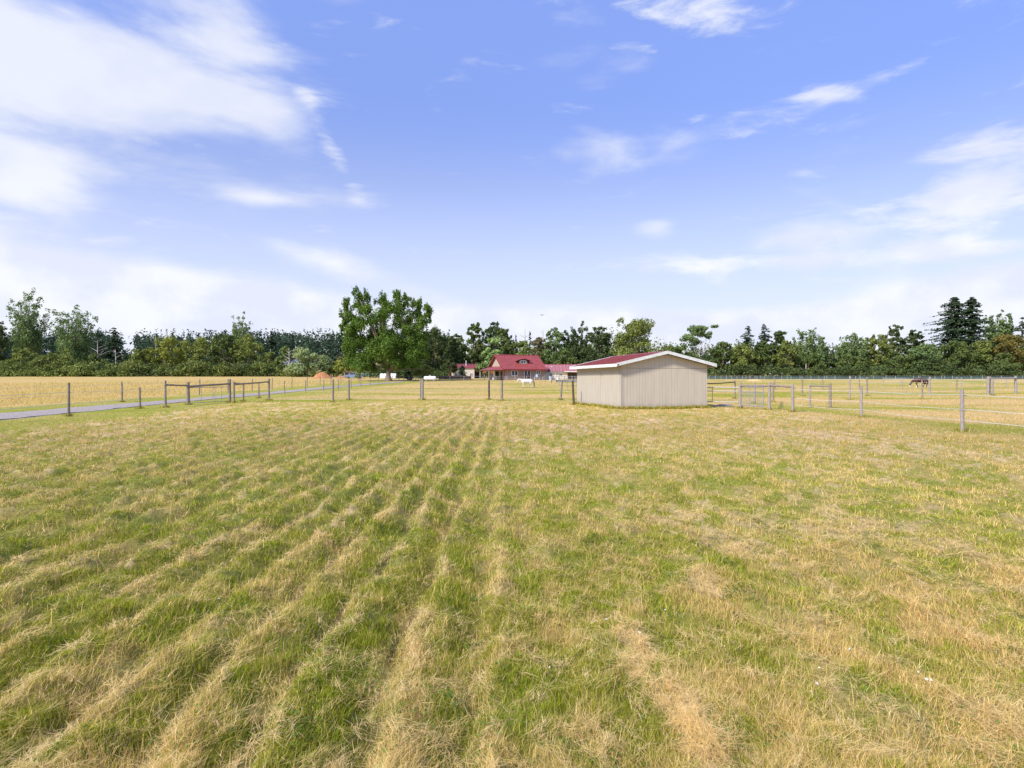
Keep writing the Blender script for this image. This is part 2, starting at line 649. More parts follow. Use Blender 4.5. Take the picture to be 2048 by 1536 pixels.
def siding_material(name, col, groove, width, horizontal=False, weather=0.08):
    """painted boards with a groove every `width` metres along local X (or Z)"""
    m = bpy.data.materials.new(name)
    m.use_nodes = True
    nt = m.node_tree
    b = nt.nodes['Principled BSDF']
    b.inputs['Roughness'].default_value = 0.75
    b.inputs['Specular IOR Level'].default_value = 0.25
    tc = N(nt, 'ShaderNodeTexCoord')
    sp = N(nt, 'ShaderNodeSeparateXYZ')
    lnk(nt, tc.outputs['Object'], sp.inputs[0])
    if horizontal:
        c = sp.outputs[2]
    else:
        c = math_node(nt, 'ADD', sp.outputs[0], sp.outputs[1])
    f = math_node(nt, 'FRACT', math_node(nt, 'DIVIDE', c, width))
    g = math_node(nt, 'LESS_THAN', f, groove)
    n = N(nt, 'ShaderNodeTexNoise')
    mp = N(nt, 'ShaderNodeMapping')
    mp.inputs['Scale'].default_value = (3, 3, 0.6)
    lnk(nt, tc.outputs['Object'], mp.inputs[0])
    lnk(nt, mp.outputs[0], n.inputs[0])
    n.inputs['Scale'].default_value = 1.2
    n.inputs['Detail'].default_value = 6
    v = N(nt, 'ShaderNodeMapRange')
    lnk(nt, n.outputs[0], v.inputs[0])
    v.inputs[1].default_value = 0.3
    v.inputs[2].default_value = 0.7
    v.inputs[3].default_value = 1 - weather
    v.inputs[4].default_value = 1 + weather
    # each groove is darkened by its own random amount
    wn = N(nt, 'ShaderNodeTexWhiteNoise', noise_dimensions='1D')
    lnk(nt, math_node(nt, 'FLOOR', math_node(nt, 'DIVIDE', c, width)), wn.inputs['W'])
    gd = math_node(nt, 'MULTIPLY', g, math_node(nt, 'ADD', 0.10, math_node(nt, 'MULTIPLY', wn.outputs['Value'], 0.32)))
    k = math_node(nt, 'MULTIPLY', v.outputs[0], math_node(nt, 'SUBTRACT', 1.0, gd))
    sc = N(nt, 'ShaderNodeVectorMath', operation='SCALE')
    # splashed dirt and rubbed boards low on the wall
    dn = N(nt, 'ShaderNodeTexNoise')
    lnk(nt, tc.outputs['Object'], dn.inputs[0])
    dn.inputs['Scale'].default_value = 3.5
    dn.inputs['Detail'].default_value = 8
    dn.inputs['Roughness'].default_value = 0.7
    dz = math_node(nt, 'SUBTRACT', math_node(nt, 'MULTIPLY', dn.outputs[0], 0.95), sp.outputs[2])
    dm = N(nt, 'ShaderNodeMapRange', interpolation_type='SMOOTHSTEP')
    lnk(nt, dz, dm.inputs[0])
    dm.inputs[1].default_value = 0.05
    dm.inputs[2].default_value = 0.45
    dm.inputs[4].default_value = 0.55
    dmx = N(nt, 'ShaderNodeMix', data_type='RGBA')
    lnk(nt, dm.outputs[0], dmx.inputs[0])
    dmx.inputs[6].default_value = (*col, 1)
    dmx.inputs[7].default_value = (0.27, 0.225, 0.14, 1)
    lnk(nt, dmx.outputs[2], sc.inputs[0])
    lnk(nt, k, sc.inputs[3])
    lnk(nt, sc.outputs[0], b.inputs['Base Color'])
    bm = N(nt, 'ShaderNodeBump')
    bm.inputs['Distance'].default_value = 0.01
    bm.inputs['Strength'].default_value = 0.7
    bm.invert = True
    lnk(nt, g, bm.inputs['Height'])
    lnk(nt, bm.outputs[0], b.inputs['Normal'])
    return m


M = {}
M['ground'] = ground_material()
M['grass'] = leaf_material('grass_blade', 0.30)
M['leaf'] = leaf_material('tree_leaf', 0.28)
M['gravel'] = principled('gravel', (0.26, 0.22, 0.185), 0.95, 0.2, col2=(0.43, 0.375, 0.325), nscale=6, bump=0.7, bscale=30)
M['bark'] = principled('bark', (0.16, 0.12, 0.085), 0.95, 0.1, col2=(0.30, 0.24, 0.18), nscale=2.5, stretch=(3, 3, 0.7), bump=0.5, bscale=6)
M['bark_pale'] = principled('pale_bark', (0.42, 0.38, 0.33), 0.9, 0.1, col2=(0.66, 0.62, 0.56), nscale=2)
M['post'] = principled('weathered_post', (0.165, 0.135, 0.10), 0.9, 0.15, col2=(0.36, 0.31, 0.25), nscale=7, stretch=(4, 4, 0.9), bump=0.5, bscale=40)
M['post_pale'] = principled('silvered_post', (0.22, 0.19, 0.17), 0.9, 0.15, col2=(0.42, 0.375, 0.34), nscale=7, stretch=(4, 4, 0.9), bump=0.5, bscale=40)
M['post_dark'] = principled('dark_post', (0.055, 0.045, 0.04), 0.9, 0.15, col2=(0.13, 0.11, 0.09), nscale=7, stretch=(4, 4, 0.9), bump=0.5, bscale=40)
M['rope'] = principled('white_fence_rope', (0.62, 0.62, 0.58), 0.6)
M['black'] = principled('black_plastic', (0.015, 0.015, 0.016), 0.5, 0.4)
M['galv'] = principled('galvanised_steel', (0.30, 0.31, 0.33), 0.5, 0.5, metal=0.35, noise=0.15, nscale=8)
M['galv_dark'] = principled('dark_steel', (0.14, 0.14, 0.15), 0.55, 0.5, metal=0.3)
M['white_post'] = principled('white_fence_post', (0.42, 0.40, 0.36), 0.7, noise=0.1)
M['white'] = principled('white_paint', (0.80, 0.80, 0.77), 0.6, noise=0.04, nscale=2)
M['fascia'] = principled('weathered_white_fascia', (0.80, 0.81, 0.78), 0.65, noise=0.04, col2=(0.50, 0.53, 0.48), nscale=3.2, stretch=(1, 1, 4))
M['red_roof'] = principled('red_metal_roof', (0.285, 0.066, 0.060), 0.45, 0.5, noise=0.16, nscale=1.2)
M['pink_roof'] = principled('faded_red_roof', (0.38, 0.15, 0.15), 0.5, 0.45, noise=0.1, nscale=0.7)
M['brick_red'] = principled('dark_red_trim', (0.22, 0.035, 0.035), 0.6, 0.3)
M['cream'] = siding_material('cream_siding', (0.66, 0.60, 0.50), 0.08, 0.3)
M['beige_lap'] = siding_material('beige_lap_siding', (0.46, 0.39, 0.31), 0.16, 0.2, horizontal=True)
M['brown_lap'] = siding_material('brown_lap_siding', (0.30, 0.235, 0.185), 0.16, 0.2, horizontal=True)
M['shed_siding'] = siding_material('grooved_plywood_siding', (0.52, 0.46, 0.365), 0.075, 0.192, weather=0.05)
M['shed_side'] = siding_material('sliding_panel_siding', (0.45, 0.405, 0.33), 0.022, 0.61, weather=0.05)
M['glass'] = principled('dark_window_glass', (0.015, 0.02, 0.025), 0.1, 0.6)
M['deck'] = principled('brown_deck_wood', (0.20, 0.115, 0.075), 0.85, noise=0.2)
M['dark_wood'] = principled('dark_brown_wood', (0.075, 0.05, 0.04), 0.85, noise=0.25)
M['dirt'] = principled('orange_dirt', (0.30, 0.125, 0.05), 1.0, 0.05, col2=(0.56, 0.28, 0.13), nscale=2.5, bump=0.8, bscale=5)
M['hay'] = principled('old_hay', (0.50, 0.34, 0.15), 1.0, 0.05, col2=(0.70, 0.52, 0.27), nscale=3, bump=0.8, bscale=8)
M['teal'] = principled('teal_tarp', (0.04, 0.32, 0.33), 0.6, noise=0.1)
M['blue_plastic'] = principled('pale_blue_plastic', (0.45, 0.55, 0.68), 0.5)
M['car'] = principled('blue_grey_car_paint', (0.22, 0.29, 0.42), 0.3, 0.6, metal=0.3)
M['tyre'] = principled('tyre_rubber', (0.02, 0.02, 0.02), 0.8)
M['rim'] = principled('wheel_rim', (0.5, 0.5, 0.52), 0.35, 0.5, metal=0.8)
M['lamp'] = principled('headlight_glass', (0.8, 0.82, 0.85), 0.15, 0.6)
M['tank'] = principled('white_tank_paint', (0.82, 0.82, 0.84), 0.4, 0.5)
M['flower'] = principled('orange_flowers', (0.55, 0.13, 0.04), 0.9, col2=(0.10, 0.17, 0.03), nscale=7)
M['netting'] = principled('dark_green_screen', (0.05, 0.10, 0.095), 0.9, noise=0.3, nscale=0.6)
M['net_grey'] = principled('grey_screen', (0.20, 0.21, 0.22), 0.9, noise=0.3, nscale=0.6)
M['concrete'] = principled('pale_concrete', (0.34, 0.31, 0.28), 0.95, 0.2, noise=0.15, bump=0.4)

# ------------------------------------------------------------------ ground sheet
def base_colour(x, y):
    straw, dry, lush, gold, hgt = field(x, y)
    c = mix(C_GREEN, C_LUSH, lush)
    c = mix(c, C_OLIVE, 0.55 - 0.2 * lush)
    c = mix(c, C_DRY, dry * 0.6)
    far_ = (1 - near_paddock(x, y))[..., None]
    sc_ = C_STRAW * (1 - far_) + (C_DRY * 0.7 + C_STRAW * 0.2) * far_
    t_ = (straw * 0.8)[..., None]
    c = c * (1 - t_) + sc_ * t_
    c = mix(c, C_GOLD, gold * (0.55 + 0.45 * fbm(x * 0.3, y * 0.3, 61, 3)))
    return c, straw, dry, lush, gold, hgt


def build_ground():
    # polar sheet: fine near the viewer and ahead, coarse behind
    rad = [0.0] + list(np.geomspace(0.8, 90, 330)) + list(np.geomspace(92, 3000, 70))
    th = np.concatenate([np.linspace(-58, 58, 560), np.linspace(62, 298, 60)])
    th = np.radians(th)
    nt_ = len(th)
    rr, tt = np.meshgrid(rad[1:], th, indexing='ij')
    x = rr * np.sin(tt)
    y = rr * np.cos(tt)
    z = GM(x, y)
    V = np.stack([x, y, z], -1).reshape(-1, 3)
    V = np.vstack([V, [[0, 0, float(GM(0.0, 0.0))]]])
    cidx = len(V) - 1
    nr = len(rad) - 1
    i = np.arange(nr - 1)[:, None]
    j = np.arange(nt_)[None, :]
    j2 = (j + 1) % nt_
    a = (i * nt_ + j).ravel()
    b = (i * nt_ + j2).ravel()
    c = ((i + 1) * nt_ + j2).ravel()
    d = ((i + 1) * nt_ + j).ravel()
    quads = np.stack([a, b, c, d], -1)[:, ::1]
    jj = np.arange(nt_)
    tris = np.stack([np.full(nt_, cidx), (jj + 1) % nt_, jj], -1)
    flat = np.concatenate([quads.ravel(), tris.ravel()])
    starts = np.concatenate([np.arange(len(quads)) * 4, len(quads) * 4 + np.arange(len(tris)) * 3])
    xx, yy = V[:, 0], V[:, 1]
    c0, straw, dry, lush, gold, hgt = base_colour(xx, yy)
    r = np.hypot(xx, yy)
    c0 = c0 * (1 - 0.22 * sstep(r, 9, 26)[:, None] * np.array((0.6, 1.0, 0.2)))
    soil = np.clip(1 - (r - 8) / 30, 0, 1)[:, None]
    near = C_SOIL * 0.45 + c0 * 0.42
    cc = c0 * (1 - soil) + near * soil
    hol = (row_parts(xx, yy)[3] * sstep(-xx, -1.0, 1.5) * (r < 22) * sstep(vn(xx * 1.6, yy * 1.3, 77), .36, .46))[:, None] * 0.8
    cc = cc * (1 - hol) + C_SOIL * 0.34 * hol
    hillm = sstep(yy, 225, 245)[:, None]
    cc = cc * (1 - hillm) + np.array((0.30, 0.26, 0.10)) * hillm
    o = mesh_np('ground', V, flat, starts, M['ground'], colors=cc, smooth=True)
    # make every face look up
    me = o.data
    if me.polygons[0].normal.z < 0:
        me.flip_normals()
    tag(o, kind='structure')


build_ground()


def build_road():
    ys = np.concatenate([np.arange(20.0, 132.0, 1.0)])
    V, F = [], []
    K = 6
    for i, yv in enumerate(ys):
        a = float(road_x(ROAD_A, yv))
        b = float(road_x(ROAD_B, yv))
        a += 0.9 * (float(fbm(yv * 0.9, 3.3, 71)) - 0.5)
        b += 0.9 * (float(fbm(yv * 0.9, 7.3, 73)) - 0.5)
        for k in range(K + 1):
            x = a + (b - a) * k / K
            u = k / K
            crown = 0.05 * math.sin(math.pi * u)
            V.append((x, yv, float(G(x, yv)) + 0.03 + crown))
        if i:
            for k in range(K):
                p = (i - 1) * (K + 1) + k
                F.append((p, p + 1, p + K + 2, p + K + 1))
    mb = MB()
    mb.v, mb.f = V, F
    o = mb.build('gravel_road', M['gravel'], smooth=True)
    tag(o, kind='structure')


build_road()

# ------------------------------------------------------------------ grass
def blades(name, x, y, z, length, width, azim, tilt, bend, col_root, col_tip, label=None):
    """five-vertex blades, numpy arrays; tilt from vertical"""
    n = len(x)
    dx, dy = np.sin(azim), np.cos(azim)
    # across direction, random relative to lean
    pa = RNG.uniform(0, 2 * np.pi, n)
    ax, ay = np.cos(pa), np.sin(pa)
    b = np.stack([x, y, z], -1)
    L1 = length * 0.55
    t1 = tilt
    t2 = np.clip(tilt + bend, 0, 1.75)
    m = b + np.stack([dx * np.sin(t1) * L1, dy * np.sin(t1) * L1, np.cos(t1) * L1], -1)
    L2 = length * 0.45
    tp = m + np.stack([dx * np.sin(t2) * L2, dy * np.sin(t2) * L2, np.cos(t2) * L2], -1)
    w = np.stack([ax * width / 2, ay * width / 2, np.zeros(n)], -1)
    V = np.empty((n, 5, 3), np.float32)
    V[:, 0] = b - w
    V[:, 1] = b + w
    V[:, 2] = m + w * 0.8
    V[:, 3] = m - w * 0.8
    V[:, 4] = tp
    Cc = np.empty((n, 5, 3), np.float32)
    Cc[:, 0] = Cc[:, 1] = col_root
    Cc[:, 2] = Cc[:, 3] = (col_root + col_tip) * 0.5
    Cc[:, 4] = col_tip
    i0 = np.arange(n) * 5
    F = np.stack([i0, i0 + 1, i0 + 2, i0 + 3, i0 + 3, i0 + 2, i0 + 4], -1).ravel()
    st = np.stack([np.arange(n) * 7, np.arange(n) * 7 + 4], -1).ravel()
    return V.reshape(-1, 3), F, st, Cc.reshape(-1, 3)


def merge(parts):
    Vs, Fs, Ss, Cs = [], [], [], []
    vo = lo = 0
    for V, F, S, Cc in parts:
        Vs.append(V)
        Fs.append(F + vo)
        Ss.append(S + lo)
        Cs.append(Cc)
        vo += len(V)
        lo += len(F)
    return np.vstack(Vs), np.concatenate(Fs), np.concatenate(Ss), np.vstack(Cs)


def scatter(n, r0, r1, p, half=52):
    """points with count per log r falling as r^-p"""
    u = RNG.random(n)
    if abs(p) < 1e-6:
        r = r0 * (r1 / r0) ** u
    else:
        a, b = r0 ** (-p), r1 ** (-p)
        r = (a + (b - a) * u) ** (-1 / p)
    th = np.radians(RNG.uniform(-half, half, n))
    return r * np.sin(th), r * np.cos(th), r


def build_grass():
    parts = []
    # --- standing blades
    n = 2200000
    x, y, r = scatter(n, 1.7, 150, 0.70, 56)
    straw, dry, lush, gold, hgt = field(x, y)
    shed_in = in_shed(x, y)
    keep = (road_mask(x, y, 0.15, 0.3) < 0.5) & (~shed_in)
    keep &= RNG.random(n) > 0.55 * straw * (1 - gold) * near_paddock(x, y)
    hol = row_parts(x, y)[3] * sstep(-x, -1.0, 1.5) * (r < 30) * (vn(x * 1.6, y * 1.3, 77) > 0.38)
    keep &= RNG.random(n) > 0.92 * hol
    bare = sstep(fbm(x * 3.1, y * 2.4, 78, 3), 0.56, 0.68) * (r < 25)
    keep &= RNG.random(n) > 0.75 * bare
    x, y, r, straw, dry, lush, gold, hgt = [a[keep] for a in (x, y, r, straw, dry, lush, gold, hgt)]
    n = len(x)
    z = GM(x, y)
    far = np.clip((r - 3) / 40, 0, 1)
    rusty = sstep(x + 0.35 * (y - 4), 0.2, 3.5) * sstep(8.5 - y, 0, 4.5) * (0.5 + vn(x * 1.5, y * 1.5, 99))
    isdry = RNG.random(n) < (0.17 + 0.50 * dry + 0.22 * rusty) * (1 - 0.5 * lush)
    isdry |= RNG.random(n) < gold
    c = mix(np.tile(C_GREEN, (n, 1)), C_LUSH, lush * RNG.random(n))
    c = mix(c, C_OLIVE, RNG.random(n) * 0.8)
    cd = mix(np.tile(C_DRY, (n, 1)), C_STRAW, RNG.random(n) * 0.5)
    cd = mix(cd, C_GOLD, gold)
    cd = mix(cd, np.array((0.68, 0.43, 0.17)), np.clip(rusty * 0.8, 0, .8) * RNG.random(n))
    c = np.where(isdry[:, None], cd, c)
    c = c * (1 + (RNG.uniform(0.55, 1.3, n) - 1) * np.clip(1.3 - r / 40, .35, 1))[:, None]
    patch = fbm(x * 0.33, y * 0.16, 81, 3)
    c = c * (0.86 + 0.28 * patch)[:, None]
    brown = sstep(r, 9, 26)[:, None] * (gold < .5)[:, None]
    c = c * (1 - brown) + c * np.array((0.92, 0.82, 0.78)) * brown
    L = (0.014 + 0.05 * RNG.random(n) ** 1.5) * (0.45 + 1.1 * fbm(x * 4.5, y * 3.5, 83, 2)) * hgt * (1 + 0.02 * r)
    L = np.where(isdry & (gold < .5), L * RNG.uniform(0.9, 1.5, n), L)
    W = np.where(isdry, 0.0011, 0.0018) + 0.00050 * np.maximum(np.minimum(r, 14) - 2, 0) + 0.00030 * np.maximum(r - 14, 0)
    W = W * RNG.uniform(0.7, 1.4, n)
    flow = 2 * np.pi * fbm(x * 0.8, y * 0.6, 85, 2) * 2.0
    az = flow + RNG.normal(0, 1.7, n)
    tilt = np.abs(RNG.normal(0.30, 0.38, n)) + 0.45 * vn(x * 1.6, y * 1.3, 87) ** 2
    bend = np.abs(RNG.normal(0.2, 0.35, n))
    parts.append(blades('g', x, y, z - 0.005, L, W, az, tilt, bend, c * 0.9, c * 1.1))
    # --- loose cut straw lying everywhere between the standing blades
    n = 480000
    x, y, r = scatter(n, 1.7, 70, 0.75, 56)
    straw, dry, lush, gold, hgt = field(x, y)
    pr = straw ** 1.2 * 0.9 + 0.05 + 0.10 * dry
    keep = (RNG.random(n) < pr) & (road_mask(x, y, 0.4, 0.3) < 0.5) & (~in_shed(x, y)) & (gold < 0.3)
    x, y, r, straw = [a[keep] for a in (x, y, r, straw)]
    n = len(x)
    L = RNG.uniform(0.03, 0.10, n) * (1 + 0.02 * r)
    W = (0.0013 + 0.0005 * np.maximum(r - 2, 0)) * RNG.uniform(0.7, 1.3, n)
    c = mix(np.tile(C_STRAW, (n, 1)), C_DRY, RNG.random(n) * 0.6) * RNG.uniform(0.75, 1.1, n)[:, None]
    az = 0.2 + 2.0 * (fbm(x * 1.2, y * 0.8, 91, 2) - 0.5) + RNG.normal(0, 0.8, n) + np.where(RNG.random(n) < 0.5, np.pi, 0)
    parts.append(blades('s', x, y, GM(x, y) + 0.008 + RNG.uniform(0.0, 0.04, n), L, W, az, 1.42 + RNG.normal(0, 0.2, n), RNG.normal(0.05, 0.3, n), c, c))
    # --- wisps: bundles of cut straw draped over the mown crests
    m = 48000
    cx, cy, cr = scatter(m, 1.8, 45, 0.62, 56)
    straw, dry, lush, gold, hgt = field(cx, cy)
    keep = (RNG.random(m) < straw ** 1.0 * 0.9 + 0.06) & (near_paddock(cx, cy) > .5) & (~in_shed(cx, cy))
    cx, cy, cr = cx[keep], cy[keep], cr[keep]
    m = len(cx)
    wl = 0.025 + 0.14 * RNG.random(m) ** 2.5 * (1 + 0.03 * cr)
    ww = wl * RNG.uniform(0.15, 0.45, m)
    lft = sstep(-cx, -1.5, 0.5)
    wa = lft * 0.12 + (1 - lft) * -0.15 + RNG.normal(0, 0.55 + 0.4 * (1 - lft), m)
    per = np.clip((60 * (3 / cr) ** 0.8 * (wl / .12)), 6, 110).astype(int)
    k = np.repeat(np.arange(m), per)
    n = len(k)
    u = RNG.uniform(-1, 1, n)
    v = np.clip(RNG.normal(0, .45, n), -1.1, 1.1)
    x = cx[k] + u * wl[k] * np.sin(wa[k]) + v * ww[k] * np.cos(wa[k])
    y = cy[k] + u * wl[k] * np.cos(wa[k]) - v * ww[k] * np.sin(wa[k])
    r = np.hypot(x, y)
    L = RNG.uniform(0.03, 0.11, n) * (1 + .02 * r)
    W = (0.0012 + 0.00048 * np.maximum(r - 2, 0)) * RNG.uniform(0.7, 1.3, n)
    hue = RNG.random(m)[k]
    c = mix(np.tile(C_STRAW, (n, 1)), C_DRY * 1.05, np.clip(hue * .8 + RNG.random(n) * .3, 0, 1)) * RNG.uniform(0.75, 1.15, n)[:, None]
    hump = (1 - u ** 2) * (1 - (v / 1.1) ** 2) * RNG.uniform(0.02, 0.055, m)[k]
    z = GM(x, y) + 0.018 + hump + RNG.uniform(0, .012, n)
    az = wa[k] + RNG.normal(0, 0.42, n) + np.where(RNG.random(n) < .5, np.pi, 0)
    parts.append(blades('w', x, y, z, L, W, az, 1.5 + RNG.normal(0, 0.16, n), RNG.normal(0.08, 0.2, n), c, c))
    # --- tall seed stems
    n = 22000
    x, y, r = scatter(n, 2.0, 60, 0.6)
    straw, dry, lush, gold, hgt = field(x, y)
    keep = (RNG.random(n) < 0.25 + 0.6 * dry) & (road_mask(x, y, 0.4, 0.3) < 0.5) & (~in_shed(x, y))
    x, y, r = x[keep], y[keep], r[keep]
    n = len(x)
    c = np.tile(C_DRY * 1.15, (n, 1)) * RNG.uniform(0.8, 1.25, n)[:, None]
    parts.append(blades('t', x, y, GM(x, y), RNG.uniform(0.07, 0.16, n), 0.0012 + 0.0005 * np.maximum(r - 2, 0),
                        RNG.uniform(0, 6.28, n), np.abs(RNG.normal(0.25, 0.25, n)), RNG.uniform(0, 0.6, n), c * 0.8, c * 1.15))
    V, F, S, Cc = merge(parts)
    o = mesh_np('grass', V, F, S, M['grass'], colors=Cc)
    tag(o, 'mown grass with pale straw windrows covering the paddock', 'grass', kind='stuff')


# shed footprint
SH_A = at(1242.5, 818.4)
SH_ROT = math.atan2(-0.231, 1.0) * -1          # local +y leans left
SH_W, SH_D = 5.68, 8.1
_ux, _uy = math.cos(SH_ROT), math.sin(SH_ROT)


def in_shed(x, y):
    dx, dy = x - SH_A.x, y - SH_A.y
    u = dx * _ux + dy * _uy
    v = -dx * _uy + dy * _ux
    return (u > 0.02) & (u < SH_W - 0.02) & (v > 0.02) & (v < SH_D)


build_grass()

# ------------------------------------------------------------------ the shed
def build_shed():
    z0 = float(G(SH_A.x, SH_A.y)) - 0.05
    root = empty('horse_shed', (SH_A.x, SH_A.y, z0), SH_ROT, 'cream plywood horse shed with low red gable roof and white fascia in the paddock', 'shed')
    W, D = SH_W, SH_D
    EV = 2.72
    PK = EV + 0.235 * W / 2
    t = 0.08
    mb = MB()
    # front gable wall with its upper piece set back 4 mm behind the lower panels
    mb.box((0, 0, 0), (W, t, 2.50))
    mb.prism([(0, 0.006, 2.515), (W, 0.006, 2.515), (W, 0.006, EV), (W / 2, 0.006, PK), (0, 0.006, EV)], (0, 0, 0), (0, t, 0))
    mb.build('front_wall', M['shed_siding'], root)
    mb = MB()
    mb.box((0, D - t, 0), (W, D, EV))
    mb.prism([(0, D - t, EV), (W, D - t, EV), (W / 2, D - t, PK)], (0, 0, 0), (0, t, 0))
    mb.box((W - t, t, 0), (W, D - t, EV))
    mb.build('rear_wall', M['shed_siding'], root)
    mb = MB()
    mb.box((0, t, 0), (t, D - t, EV))
    mb.build('side_wall', M['shed_side'], root)
    mb = MB()
    mb.box((-0.03, -0.03, 0), (0.0, 0.09, EV - 0.05))
    mb.box((0.0, -0.025, 0), (0.09, -0.001, 2.5))
    mb.build('corner_trim', M['shed_side'], root)
    # sliding panels on the side
    for (a, b) in ((0.25, 2.9), (3.4, 7.7)):
        MB().box((-0.022, a, 0.12), (-0.001, b, 2.35)).build('side_panel', M['shed_side'], root)
    # skirt board along the ground
    MB().box((-0.012, 0.1, 0.0), (-0.0015, D - 0.1, 0.11)).build('base_board', M['white_post'], root)
    ov, fo = 0.42, 0.32
    th = 0.07
    def zr(u):
        return PK + 0.06 - 0.235 * abs(u - W / 2)
    for s in (-1, 1):
        ue = W / 2 + s * (W / 2 + ov)
        poly = [(W / 2, -fo, zr(W / 2)), (ue, -fo, zr(ue)), (ue, -fo, zr(ue) + th), (W / 2, -fo, zr(W / 2) + th)]
        mb = MB().prism(poly, (0, 0, 0), (0, D + 2 * fo, 0))
        # ribs of the metal sheets
        yv = -fo + 0.2
        while yv < D + fo:
            mb.prism([(W / 2, yv, zr(W / 2) + th - .002), (ue, yv, zr(ue) + th - .002), (ue, yv, zr(ue) + th + 0.022), (W / 2, yv, zr(W / 2) + th + 0.022)], (0, 0, 0), (0, 0.035, 0))
            yv += 0.3
        mb.build('roof_sheet', M['red_roof'], root)
    fh = 0.19
    def rake(y0, y1):
        mb = MB()
        for s in (-1, 1):
            ue = W / 2 + s * (W / 2 + ov + 0.03)
            top0, top1 = zr(W / 2) + th + 0.05, zr(ue) + th + 0.05
            mb.prism([(W / 2, y0, top0), (ue, y0, top1), (ue, y0, top1 - fh), (W / 2, y0, top0 - fh)], (0, 0, 0), (0, y1 - y0, 0))
        return mb
    rake(-fo - 0.045, -fo - 0.003).build('rake_board', M['fascia'], root)
    rake(D + fo + 0.003, D + fo + 0.045).build('rake_board', M['fascia'], root)
    for s in (-1, 1):
        ue = W / 2 + s * (W / 2 + ov)
        zt = zr(ue) + th + 0.02
        a, b = (ue - 0.045, ue - 0.003) if s < 0 else (ue + 0.003, ue + 0.045)
        MB().box((a, -fo - 0.002, zt - fh), (b, D + fo, zt)).build('eave_board', M['fascia'], root)
    # dark patch of missing paint and block at the left corner of the fascia
    MB().box((-ov + 0.02, -fo - 0.062, zr(-ov) - 0.02), (-ov + 0.11, -fo - 0.046, zr(-ov) + 0.06)).build('rake_block', M['galv_dark'], root)
    # ridge cap
    MB().prism([(W / 2 - 0.16, -fo, zr(W / 2 - .16) + th + .024), (W / 2, -fo, zr(W / 2) + th + 0.05), (W / 2 + 0.16, -fo, zr(W / 2 - .16) + th + .024)], (0, 0, 0), (0, D + 2 * fo, 0)).build('ridge_cap', M['red_roof'], root)


build_shed()

# ------------------------------------------------------------------ fences
POSTS = []


def post_mesh(mb, p, h, r, lean=(0, 0), seg=10, sink=0.12):
    p = Vector(p)
    pts = [p + Vector((0, 0, -sink)), p + Vector((lean[0] * .5, lean[1] * .5, h * .5)), p + Vector((lean[0], lean[1], h))]
    mb.tube(pts, [r * 1.06, r, r * 0.94], seg, 0.04)
    return mb


def fence_rope_line(name, label, posts, heights, mat, r=0.055, ropes=(0.97, 0.62, 0.2), rope_r=0.010, rope_mat='rope', sag=0.05, insul=True, ends=None, group=None, cat='fence', leans=None):
    """posts: ground points; heights per post; ropes: fractions of post height"""
    c = posts[0]
    root = empty(name, c, 0, label, cat, group)
    tops = []
    POSTS.extend([Vector(p) for p in posts])
    for i, (p, h) in enumerate(zip(posts, heights)):
        rr = r[i] if isinstance(r, (list, tuple)) else r
        m = mat[i] if isinstance(mat, (list, tuple)) else mat
        ln = leans.get(i, (0, 0)) if leans else (random.uniform(-.06, .06), random.uniform(-.05, .05))
        q = Vector(p) - Vector(c)
        o = post_mesh(MB(), (0, 0, 0), h, rr, ln).build('post', M[m], root)
        o.location = q
        tops.append((q, h, ln, rr))
        if insul and p.y < 60:
            for f in ropes:
                if random.random() < 0.7:
                    MB().tube([(rr * 0.6, -rr * .3, h * f - 0.01), (rr + 0.07, -rr * .3, h * f)], [0.016, 0.012], 6).build('insulator', M['black'], o)
    for f in ropes:
        pts = []
        seq = list(tops)
        if ends:
            if ends[0] is not None:
                seq = [(Vector(ends[0]) - Vector(c), heights[0], (0, 0), 0.05)] + seq
            if ends[1] is not None:
                seq = seq + [(Vector(ends[1]) - Vector(c), heights[-1], (0, 0), 0.05)]
        hm = float(np.mean(heights))
        for i, (q, h, ln, rr) in enumerate(seq):
            hh = min(hm * f, h * 0.97)
            P = q + Vector((ln[0] * f, -rr - 0.015, hh))
            if i:
                Q = pts[-1]
                for k in range(1, 4):
                    u = k / 4
                    m_ = Q.lerp(P, u)
                    m_.z -= sag * 4 * u * (1 - u)
                    pts.append(m_)
            pts.append(P)
        if len(pts) > 1:
            MB().tube(pts, rope_r, 6).build('rope', M[rope_mat], root)
    return root


def hp(base, top):
    """height of a thing whose foot is at row base and top at row top"""
    y = depth_of(base)
    return (base - top) * y / FPX


# fence E: right, running towards the camera
E = [(1586, 823.3, 768.5), (1723, 835, 772), (1925, 862.5, 778.5)]
Ep = [at(px, b) for px, b, t in E]
Eh = [hp(b, t) for px, b, t in E]
e_near = Vector((16.6, 13.5, float(G(16.6, 13.5))))
fence_rope_line('rope_fence', 'silvered post and rope fence running towards the viewer along the right edge', Ep + [e_near], Eh + [1.43],
                'post_pale', r=0.062, ropes=(0.86, 0.52, 0.26), rope_r=0.009, group='rope fences round the paddocks')

